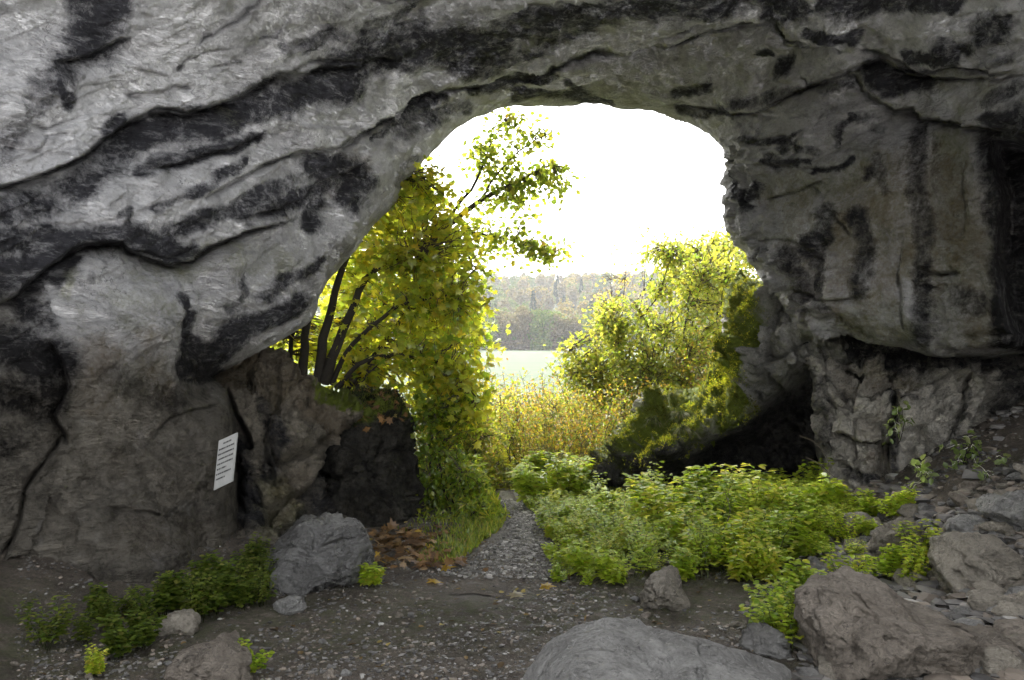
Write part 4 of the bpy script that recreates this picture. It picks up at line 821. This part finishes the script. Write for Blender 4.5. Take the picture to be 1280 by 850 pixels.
shrub('shrub', 600, 600, 12.5, [(600,560,12.5,36,60,.5,3),(625,600,12,28,40,.5,2),(585,510,12.8,28,40,.5,2)], dict(n_tips=300, leaf=OVATE, size=.07, cols=((.26,.30,.03),(.16,.22,.02),(.38,.34,.03)), wts=(3,2,2), per=8, spread=.12, tw=.004), 'pale green shrub behind the path bend at the left', ns=12)
shrub('golden_shrub', 660, 600, 13.2, [(650,560,13.2,40,50,.6,2),(700,575,13,36,44,.5,2),(635,520,13.6,30,40,.5,1.2),(690,520,13.6,36,40,.5,1.4),(730,540,13.4,24,40,.5,1)], dict(n_tips=420, leaf=OVATE, size=.055, cols=((.36,.34,.04),(.26,.32,.04),(.42,.33,.04),(.18,.26,.03)), wts=(4,4,2,2), per=9, spread=.12, tw=.004), 'fine-leaved golden green shrub where the path disappears', ns=14)
# right of the path, outside
HZ = ((.36,.37,.07),(.25,.32,.05),(.42,.36,.06),(.15,.24,.035))
shrub('hazel_shrub', 800, 560, 14.5, [(790,450,14.5,55,60,1,3),(850,400,14.8,60,60,1,3),(880,340,15.2,45,40,.8,2),(770,400,14.6,36,40,.7,1.4),(830,480,14.3,70,40,.8,3),(745,480,14.2,30,40,.7,1.4),(750,430,14.6,26,50,.6,1.2),(830,330,15,40,40,.7,1.2),(700,540,14,26,40,.6,.8),(870,460,14.6,36,40,.8,1.5),(935,325,15.2,26,26,.6,.8),(715,455,14.2,26,36,.6,.9)], dict(n_tips=1700, leaf=OVATE, size=.085, cols=HZ, wts=(4,4,2,2), per=9, spread=.16, tw=.006), 'tall green and yellow hazel shrub right of the field view', ns=16, sr=(.03,.008))
shrub('hazel_shrub', 900, 500, 17, [(900,350,17,50,60,1,3),(860,330,17,40,40,.8,2),(930,400,17,40,60,.8,2),(905,305,17,30,22,.5,.8)], dict(n_tips=800, leaf=OVATE, size=.095, cols=HZ, wts=(5,3,3,1), per=9, spread=.18, tw=.006), 'taller yellow hazel shrub behind the mossy rock', ns=12, sr=(.03,.008))
shrub('birch_sapling', 770, 560, 19, [(765,365,19,30,40,.6,2),(790,320,19,34,45,.6,1.2),(750,390,19,22,30,.5,1.5),(810,300,19,16,30,.4,.5)], dict(n_tips=130, leaf=ROUND, size=.07, cols=((.46,.36,.10),(.42,.22,.08),(.5,.42,.12)), wts=(3,1,2), per=3, spread=.22, tw=.005), 'thin half-bare sapling with a few tan leaves against the white sky', 'sapling', ns=8, sr=(.02,.005))
# yellow thicket beyond the path: a few saplings, copied
TH = []
for v in range(4):
    e = empty('sapling', (0,0,0)); wood, la = Acc(), Acc(); H = 2.3; 
    for s_ in range(7):
        b = np.array([rng.uniform(-.18,.18), rng.uniform(-.18,.18), 0]); t_ = b+np.array([rng.uniform(-.85,.85), rng.uniform(-.8,.8), H*rng.uniform(.45,1.05)])
        P = bez(b, t_, 10, 0, .06); tube(wood, P, np.linspace(.012,.003,10), 5)
        n = 62; k = rng.uniform(.12, 1, n); pos = np.stack([np.interp(k, np.linspace(0,1,10), P[:,q]) for q in range(3)], 1)
        off = rvec(n)*np.array([1,1,.6])*rng.uniform(.03,.42,(n,1)); 
        for q in range(0, n, 3): tube(wood, np.array([pos[q], pos[q]+off[q]*.9]), [.003,.0015], 3)
        for rep in range(3):
            leaves(la, pos+off*rng.uniform(.4,1.1,(n,1))+rng.normal(size=(n,3))*.035, unit(off+rvec(n)*.5), unit(np.array([0,0,1])+rvec(n)*.7), .06*rng.uniform(.6,1.3,n), OVATE, pick(((.30,.26,.03),(.20,.24,.03),(.34,.25,.04),(.30,.16,.03),(.14,.20,.02)), n, ((2,3,2,1,3),(3,2,3,2,1),(1,4,1,.4,4),(2,2,3,1.5,1))[v]))
    wood.build('stems', M_twig, parent=e, color=False); la.build('foliage', M_leaf, parent=e); TH.append(e)
sp = []
for k in range(84):
    y = random.uniform(11.4, 20); px = random.uniform(585, 770) if k % 3 else random.uniform(700, 900); x = (px-640)/F*y
    if y < 13.2 and abs(x-np.interp(y, PATHW[:,1], PATHW[:,0])) < .45: x += .7*(1 if x > -.1 else -1)
    sp.append((x, y, random.randrange(4), random.uniform(.75, 1.1)*(1 if y > 14 else .72)))
used = set()
for x, y, v, s in sp:
    o = TH[v] if v not in used else copy_tree(TH[v]); used.add(v)
    o.location = (x, y, float(terr([x],[y])[0])-.03); o.rotation_euler = (0,0,random.uniform(0,6.28)); o.scale = (s,s,s)
    tag(o, 'thin-stemmed yellow-leaved sapling in the bright thicket beyond the path', 'sapling', 'yellow saplings in the thicket')
# undergrowth right of the path
UG = []
for v in range(6):
    e = empty('weed_plant', (0,0,0)); wood, la = Acc(), Acc()
    for s_ in range(6):
        b = np.array([rng.uniform(-.06,.06), rng.uniform(-.06,.06), 0]); H = rng.uniform(.38,.62); t_ = b+np.array([rng.uniform(-.26,.26), rng.uniform(-.22,.22), H])
        P = bez(b, t_, 8, .03, .05); tube(wood, P, np.linspace(.005,.0018,8), 4, (.10,.12,.03))
        for q in np.linspace(.25, 1, 9):
            c = np.array([np.interp(q, np.linspace(0,1,8), P[:,i]) for i in range(3)]); a0 = rng.uniform(0, 6.28)
            for m_ in range(3):
                d = np.array([math.cos(a0+m_*2.1), math.sin(a0+m_*2.1), .25]); L = rng.uniform(.04,.10)*(1.3-q*.5)
                tube(wood, np.array([c, c+d*L]), [.0018,.001], 3, (.12,.16,.03))
                # three leaflets
                base = c+d*L; ds = np.array([d, np.array([math.cos(a0+m_*2.1+1), math.sin(a0+m_*2.1+1), 0]), np.array([math.cos(a0+m_*2.1-1), math.sin(a0+m_*2.1-1), 0])])
                leaves(la, np.repeat(base[None], 3, 0), unit(ds+rvec(3)*.15+np.array([0,0,-.15])), unit(np.array([[0,0,1.]]*3)+rvec(3)*.25), .078*(.65,.9,1.1,1.5,.8,1.25)[v]*rng.uniform(.6,1.35,3)*(1.15-q*.3), OVATE if v % 2 else ROUND, pick(((.42,.54,.05),(.54,.62,.08),(.24,.36,.03),(.62,.58,.10)), 3, ((4,3,2,.8),(2,4,2,2),(5,2,3,.3),(3,4,1,.5),(2,3,5,.4),(3,3,1,3))[v]))
    wood.build('stems', M_leafd, parent=e); la.build('foliage', M_leaf, parent=e); UG.append(e)
used = set(); n_ = 0; pts = []
while n_ < 190:
    x, y = random.uniform(.15, 3.4), random.uniform(6.0, 9.4)
    px = 640+F*x/y; 
    if px < 672+ (9.2-y)*16 - (y<7)*0 and px < 690: continue
    g_ = float(terr([x],[y])[0]); py = 425+F*(CZ-g_)/y
    if py > 745-(abs(px-850)/250)**2*40 or px > 1085: continue
    if px > 960 and y < 6.6: continue
    if any((x-a)**2+(y-b)**2 < .028 for a, b in pts): continue
    pts.append((x, y)); v = random.randrange(6); o = UG[v] if v not in used else copy_tree(UG[v]); used.add(v); n_ += 1
    s = random.uniform(.5, 1.0)*(.95 if y > 7.4 else .8)*(.70+.40*math.exp(-((px-900)/110)**2)); s *= random.choice((.75,.85,1,1.1,1.25))*.92; 
    if px < 740: s *= .8
    o.location = (x, y, g_-.02); o.rotation_euler = (random.uniform(-.1,.1), random.uniform(-.1,.1), random.uniform(0,6.28)); o.scale = (s,s,s)
    tag(o, 'bright green leafy weed in the dense undergrowth below the mossy rock', 'plant', 'leafy weeds in the undergrowth')
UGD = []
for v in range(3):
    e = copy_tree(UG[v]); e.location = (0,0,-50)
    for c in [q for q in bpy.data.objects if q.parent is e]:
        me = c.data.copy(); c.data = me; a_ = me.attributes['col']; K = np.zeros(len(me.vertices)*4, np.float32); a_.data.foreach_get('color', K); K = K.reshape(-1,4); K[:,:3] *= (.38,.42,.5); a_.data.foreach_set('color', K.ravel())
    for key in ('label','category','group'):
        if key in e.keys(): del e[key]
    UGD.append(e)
for k in range(46):
    y = random.uniform(9.7, 13.5); sd_ = random.choice((-1,1)); x = float(np.interp(y, PATHW[:,1], PATHW[:,0]))+sd_*random.uniform(.3, 1.5 if sd_ < 0 else .95)
    o = copy_tree(UG[random.randrange(6)]); s = random.uniform(.65, 1.05); o.location = (x, y, float(terr([x],[y])[0])-.02); o.scale = (s,s,s); o.rotation_euler = (0,0,random.uniform(0,6.28))
    tag(o, 'leafy green weed crowding the far end of the footpath', 'plant', 'weeds along the far path')
def plant_at(px, py, s, label, group=None, v=None, dull=False):
    o = copy_tree(UGD[random.randrange(3)] if dull else UG[random.randrange(6) if v is None else v]); g_ = gpt(px, py)
    o.location = (g_[0], g_[1], g_[2]-.01); o.rotation_euler = (0,0,random.uniform(0,6.28)); o.scale = (s,s,s); return tag(o, label, 'plant', group)
for k, (px, py) in enumerate([(975,770),(1000,760),(1060,735),(1110,715),(1140,722),(985,800),(965,790),(1150,700),(1120,640),(1090,640)]):
    plant_at(px, py+10, random.uniform(.45,.65), 'small green plant growing between the stones around the pinkish boulder', 'plants among the right-hand stones')
for k, (px, py) in enumerate([(255,735),(275,725),(296,735),(305,718),(232,752),(318,728),(285,745),(312,705),(214,748),(322,700),(268,755),(300,750),(326,745),(246,765)]):
    plant_at(px, py+12, random.uniform(.28,.5), 'low green plant in the patch at the foot of the left wall', 'plants at the foot of the left wall', dull=True)
for k, (px, py) in enumerate([(140,778),(165,762),(190,776),(110,795),(178,800),(128,765),(205,760),(60,800),(150,812)]):
    plant_at(px, py+10, random.uniform(.28,.5), 'olive green plant in the shaded patch on the far left', 'plants in the shaded left patch', dull=True)
plant_at(310, 845, .3, 'tiny yellow-green plant at the bottom edge on the left')
plant_at(120, 845, .25, 'tiny bright plant in the dark lower left corner')
plant_at(462, 735, .35, 'little green tuft beside the wet dark boulder')
# grass verges and tufts
def grass(n, fn, h, name, label, cols, kind='stuff', parent=None):
    P = fn(n); a = Acc(); n = len(P); ax = unit(np.array([0,0,1.])+rvec(n)*.5)
    leaves(a, P, ax, rvec(n), h*rng.uniform(.5,1.3,n), NARROW, pick(cols, n)); return tag(a.build(name, M_leaf), label, 'grass', kind=kind)
def verge(n):
    y = rng.uniform(6.6, 11.5, n); s = rng.choice((-1,1), n); x = np.interp(y, PATHW[:,1], PATHW[:,0]) + s*(.17+.25*sst(9.5,7,y)+np.abs(rng.normal(size=n))*.35)
    m = (x < -.2*0+5) & ~((x < -.8) & (y < 8)); x, y = x[m], y[m]; return np.stack([x, y, terr(x, y)], 1)
grass(9000, verge, .07, 'grass', 'short green grass along both verges of the footpath', ((.14,.22,.03),(.22,.28,.04),(.3,.3,.05)))
def thick(n):
    y = rng.uniform(9.8, 22, n); px = rng.uniform(520, 930, n); x = (px-640)/F*y; m = np.abs(x-np.interp(y, PATHW[:,1], PATHW[:,0])) > .2; x, y = x[m], y[m]
    return np.stack([x, y, terr(x, y)], 1)
grass(26000, thick, .15, 'ground_cover', 'yellow-green grass and weeds under the thicket outside the cave', ((.22,.29,.03),(.36,.36,.05),(.16,.23,.02)))
# tufts of grass on the mossy rock
for (tx, ty, hh, lb_) in [(848,512,.30,'arching grass tuft hanging over the top of the mossy rock ledge'),(815,520,.2,'small grass tuft at the left end of the mossy ledge'),(955,362,.22,'dry grass tuft on the summit of the mossy rock'),(860,545,.24,'pale grass tuft hanging low on the front of the mossy ledge')]:
    k = np.argmin(np.hypot(mpx-tx, mpy-ty)); b = MV[k]; a = Acc(); n = 160
    for q in range(n):
        d = rvec(1)[0]; d[2] = abs(d[2])*.8+.3; d[1] -= .5; d = unit(d); L = hh*random.uniform(.5,1.1); P = np.array([d*L*t+np.array([0,-.05*t,-.55*L*t*t*1.5]) for t in (0,.35,.7,1)])
        tube(a, P+rng.normal(size=3)*.02*np.array([1,.3,.3]), [.004,.0035,.0025,.0008], 3, pick(((.08,.12,.02),(.16,.19,.05),(.2,.19,.1)), 1)[0])
    tag(a.build('grass_tuft', M_leafd, origin=(0,0,0)), lb_, 'grass tuft').location = b
# bare twigs and sparse wall plants
for pts_, lb_ in [([(1000,545,8.6),(1020,552,8.6),(1036,575,8.5),(1037,600,8.5)], 'thin pale bare twig arching in front of the black hollow'), ([(1008,572,8.5),(1025,580,8.4),(1037,592,8.4),(1060,610,8.2)], 'lower bare twig crossing the dark base of the pale wall'),
                  ([(1060,622,7.9),(1080,618,7.8),(1105,628,7.6),(1125,640,7.5)], 'bent brown bramble stem reaching from the undergrowth to the pointed rock'), ([(880,700,6.6),(900,670,6.7),(915,640,6.9),(905,612,7)], 'dead stalk standing among the leafy undergrowth'), ([(965,800,5.2),(985,775,5.2),(1000,790,5.1),(1010,815,5)], 'dry twig beside the pinkish boulder')]:
    P = np.array([at(*p) for p in pts_]); t_ = np.linspace(0,1,16); Q = np.stack([np.interp(t_, np.linspace(0,1,len(P)), P[:,k]) for k in range(3)], 1)
    for _ in range(3): Q[1:-1] = (Q[:-2]+Q[1:-1]*2+Q[2:])/4
    a = Acc(); tube(a, Q-Q[0], np.linspace(.006,.002,16), 5); tag(a.build('bare_twig', M_twig, origin=(0,0,0), color=False), lb_, 'twig').location = Q[0]
for cx_, cy_, Y_, lb_, nn in [(1122,528,8.25,'sparse plant with hanging pale leaves rooted in the middle of the pale wall',9),(1205,565,7.7,'wispy green plant at the top of the right rubble under the wall',16),(1150,600,7.7,'low grey-green plant at the foot of the pale wall',14),(1240,590,7.3,'small plant growing in the rubble by the right edge',10)]:
    b_ = at(cx_, cy_+28, Y_+.15); ls = [(bez(b_, at(cx_+random.uniform(-18,18), cy_-random.uniform(0,20), Y_), 8, .1, .1), np.linspace(.005,.002,8)) for _ in range(4)]; ls = [(np.vstack([b_[None], q[1:]]), w_) for q, w_ in ls]
    tree('wall_plant', ls, [(cx_,cy_,Y_,24,26,.2)], dict(n_tips=nn, leaf=OVATE, size=.075, cols=((.25,.33,.12),(.18,.27,.06),(.36,.40,.2)), wts=(2,3,1), per=5, spread=.07, tw=.002), lb_, 'plant', None, (M_leafd, M_leaf))
w_ = DM[:,0]*(DV[:,1] < 99); w_ = w_/w_.sum(); k_ = rng.choice(len(DV), 70, p=w_); P = DV[k_]+DN[k_]*.02; a = Acc(); leaves(a, P, unit(rvec(70)*np.array([1,1,.4])), unit(DN[k_]+.4*rvec(70)), .10*rng.uniform(.6,1.2,70), MAPLE, pick(((.30,.17,.07),(.40,.30,.10),(.2,.12,.06)), 70))
tag(a.build('leaf_litter', M_leafd), 'brown and tan dead leaves caught on top of the black mossy block', 'leaf litter', kind='stuff')
# fallen leaves
FL = [(548,528),(580,525),(397,760,),(545,685),(590,668),(557,695),(400,680),(540,745)]
lf = [(552,712,'yellow'),(584,690,'pale yellow'),(548,727,'golden'),(676,735,'yellow'),(646,748,'buff'),(541,683,'bright yellow')]
words = ['golden fallen leaf lying flat left of the path mouth','pale yellow fallen leaf beside the gravel path','deep yellow fallen leaf on the dark earth floor','small yellow fallen leaf right of the path','buff fallen leaf in the middle of the trodden floor','bright yellow fallen leaf near the litter by the mossy block']
for k, (px, py, cname) in enumerate(lf):
    g_ = gpt(px, py); a = Acc(); leaves(a, [(0,0,.012)], np.array([[math.cos(k*2.), math.sin(k*2.), .1]]), np.array([[0,-.2,1.]]), .13, MAPLE, ((.55,.36,.03) if k != 4 else (.42,.36,.22)))
    o = a.build('fallen_leaf', M_leaf); o.location = g_; tag(o, words[k], 'leaf')
def litter(n):
    q = [gpt(rng.uniform(470, 560), rng.uniform(668, 712)) for _ in range(60)]; q = np.array(q); k = rng.integers(0, 60, n); P = q[k]+rng.normal(size=(n,3))*np.array([.12,.15,0]); P[:,2] = terr(P[:,0], P[:,1])+rng.uniform(.01,.06,n); return P
P = litter(260); a = Acc(); n = len(P); leaves(a, P, unit(rvec(n)*np.array([1,1,.35])), unit(np.array([0,0,1])+rvec(n)*.5), .10*rng.uniform(.6,1.3,n), MAPLE, pick(((.22,.13,.06),(.32,.22,.12),(.13,.08,.045),(.45,.30,.05)), n, (4,2,3,.6)))
tag(a.build('leaf_litter', M_leafd), 'brown autumn leaf litter between the dark boulder and the grass', 'leaf litter', kind='stuff')
P = []
for _ in range(420):
    x, y = rng.uniform(-2.5, 3.2), rng.uniform(3.4, 9); P.append((x, y, terr([x],[y])[0]+.008))
P = np.array(P); n = len(P); a = Acc(); leaves(a, P, unit(rvec(n)*np.array([1,1,.15])), unit(np.array([0,0,1])+rvec(n)*.3), .045*rng.uniform(.5,1.4,n), OVATE, pick(((.16,.11,.05),(.30,.24,.08),(.10,.07,.04)), n))
tag(a.build('leaf_scraps', M_leafd), 'small dry leaves scattered over the whole cave floor', 'leaf litter', kind='stuff')

# ------------------------------------------------------------ far woods
def far_tree(kind, seed):
    r = np.random.default_rng(seed); la, wo = Acc(), Acc()
    if kind == 'conifer':
        H = 26; n = 900; t = r.uniform(.12, 1, n); rad = 3.6*(1-t)**.8+.2; th = r.uniform(0, 6.28, n); rr = rad*r.uniform(.3,1,n)
        P = np.stack([rr*np.cos(th), rr*np.sin(th), H*t], 1); s = .9*r.uniform(.6,1.3,n); cols = ((.018,.035,.018),(.03,.05,.025)); ax = np.stack([np.cos(th), np.sin(th), -.4+0*th], 1)
    else:
        H = 22+3*r.normal(); n = 2800; K = 22; cen = unit(r.normal(size=(K,3)))*np.array([5.2,5.2,7.5])*r.uniform(.4,1,(K,1))+np.array([0,0,H*.50]); cen[-6:] = cen[-6:]*np.array([1,1,0])+np.array([0,0,2.5]); rd = r.uniform(2.2,4.0,K)
        k = r.integers(0, K, n); P = cen[k]+unit(r.normal(size=(n,3)))*rd[k][:,None]*r.uniform(.6,1,(n,1)); s = 1.15*r.uniform(.5,1.3,n); outv = unit(P-cen[k]); P[:,2] = np.clip(P[:,2], .8, None)
        cols = {'green': ((.10,.16,.04),(.14,.19,.05),(.18,.20,.06)), 'gold': ((.34,.24,.06),(.26,.21,.06),(.18,.18,.05)), 'brown': ((.17,.14,.07),(.14,.13,.07),(.20,.16,.09))}[kind]; ax = unit(r.normal(size=(n,3)))
    c = np.array(cols)[r.integers(0, len(cols), n)]*(1+.2*r.normal(size=(n,1)))
    upv = outv+.35*r.normal(size=(n,3)) if kind != 'conifer' else r.normal(size=(n,3)); leaves(la, P, unit(ax), unit(upv), s, ROUND, np.clip(c, .005, 1))
    tube(wo, [(0,0,-1),(0,0,H*.4),(0.3,0,H*.8)], [.45,.3,.08], 6)
    for q in range(6):
        d = unit(np.array([r.normal(), r.normal(), .9])); tube(wo, [(0,0,H*.35),tuple(np.array([0,0,H*.35])+d*4),tuple(np.array([0,0,H*.4])+d*8)], [.18,.1,.03], 4)
    return la, wo
M_farleaf = leaf_mat('far_leaf', .25, 0.0)
FT = []
for k, kd in enumerate(['green','gold','brown','green','brown']):
    la, wo = far_tree(kd, 40+k); e = empty('woodland_tree', (0,0,0)); wo.build('trunk', M_bark, parent=e, color=False); la.build('crown', M_farleaf, parent=e); FT.append((e, kd, la))
lab = {'green': 'olive green rounded tree at the edge of the far wood', 'gold': 'golden autumn tree at the edge of the far wood', 'brown': 'brownish thinning tree at the edge of the far wood'}
used = set(); rr = random.Random(9)
for row, (yy, n) in enumerate([(436, 21), (447, 20)]):
    for k in range(n):
        x = -92+k*9+rr.uniform(-2.5,2.5)+row*5; y = yy+rr.uniform(-3,3); v = rr.randrange(5)
        e, kd, _ = FT[v]; o = e if v not in used else copy_tree(e); used.add(v)
        s = rr.uniform(.85,1.12); o.location = (x, y, float(terr([x],[y])[0])); o.rotation_euler = (0,0,rr.uniform(0,6.28)); o.scale = (s,s,s*rr.uniform(.9,1.1))
        tag(o, lab[kd], 'tree', 'woodland edge trees (%s)' % kd)
con, _ = far_tree('conifer', 70); big = Acc()
srcs = [(np.concatenate(q.V), np.concatenate(q.K)) for q in (FT[0][2], FT[1][2], FT[2][2], con)]; T7 = len(ROUND[0])
for k in range(520):
    y = rr.uniform(470, 960); x = rr.uniform(-.24, .26)*y; v = 3 if rr.random() < (.16 if 560 < y < 680 else .02) else rr.randrange(3)
    V, K = srcs[v]; m = rr.uniform(.8,1.1); nn = len(V)//T7; st_ = 3 if v != 3 else 1; sel = (np.arange(0, nn, st_)[:,None]*T7+np.arange(T7)[None]).ravel()
    W = V[sel]; c0 = W.reshape(-1, T7, 3).mean(1); W = ((W.reshape(-1, T7, 3)-c0[:,None])*(1.5 if v != 3 else 1.1)+c0[:,None]).reshape(-1, 3)*m
    n = len(W)//T7; f4 = np.array([f for f in ROUND[1] if len(f) == 4]); f3 = np.array([f for f in ROUND[1] if len(f) == 3]); z = float(terr([x],[y])[0])
    off = big.n; big.V.append(W+np.array([x,y,z])); big.K.append(K[sel]); big.n += len(W)
    for ff in (f4, f3):
        ix = (np.arange(n)[:,None,None]*T7+ff[None]).reshape(-1, ff.shape[1]); big.L.append(ix.ravel()+off); big.T.append(np.full(len(ix), ff.shape[1]))
tag(big.build('hillside_forest', M_farleaf), 'hazy blue mixed forest covering the hill beyond the field', 'forest', kind='stuff')
# ------------------------------------------------------------ haze
a = Acc(); X0,X1,Y0,Y1,Z0,Z1 = -420, 420, -70, 1150, -12, 140
a.add([(X0,Y0,Z0),(X1,Y0,Z0),(X1,Y1,Z0),(X0,Y1,Z0),(X0,Y0,Z1),(X1,Y0,Z1),(X1,Y1,Z1),(X0,Y1,Z1)], [(3,2,1,0),(4,5,6,7),(0,1,5,4),(1,2,6,5),(2,3,7,6),(3,0,4,7)])
m = bpy.data.materials.new('haze'); m.use_nodes = True; t = m.node_tree; t.nodes.clear(); o_ = t.nodes.new('ShaderNodeOutputMaterial'); pv = t.nodes.new('ShaderNodeVolumePrincipled')
pv.inputs['Color'].default_value = (.93,.95,.97,1); pv.inputs['Density'].default_value = .0002; pv.inputs['Anisotropy'].default_value = .2; t.links.new(pv.outputs[0], o_.inputs['Volume'])
tag(a.build('haze', m, color=False), 'thin pale haze over the valley', 'haze', kind='stuff')
for o in list(bpy.data.objects):
    if o.type == 'EMPTY' and o.parent is None and 'category' not in o.keys():
        for c in [q for q in bpy.data.objects if q.parent is o]: bpy.data.objects.remove(c)
        bpy.data.objects.remove(o)
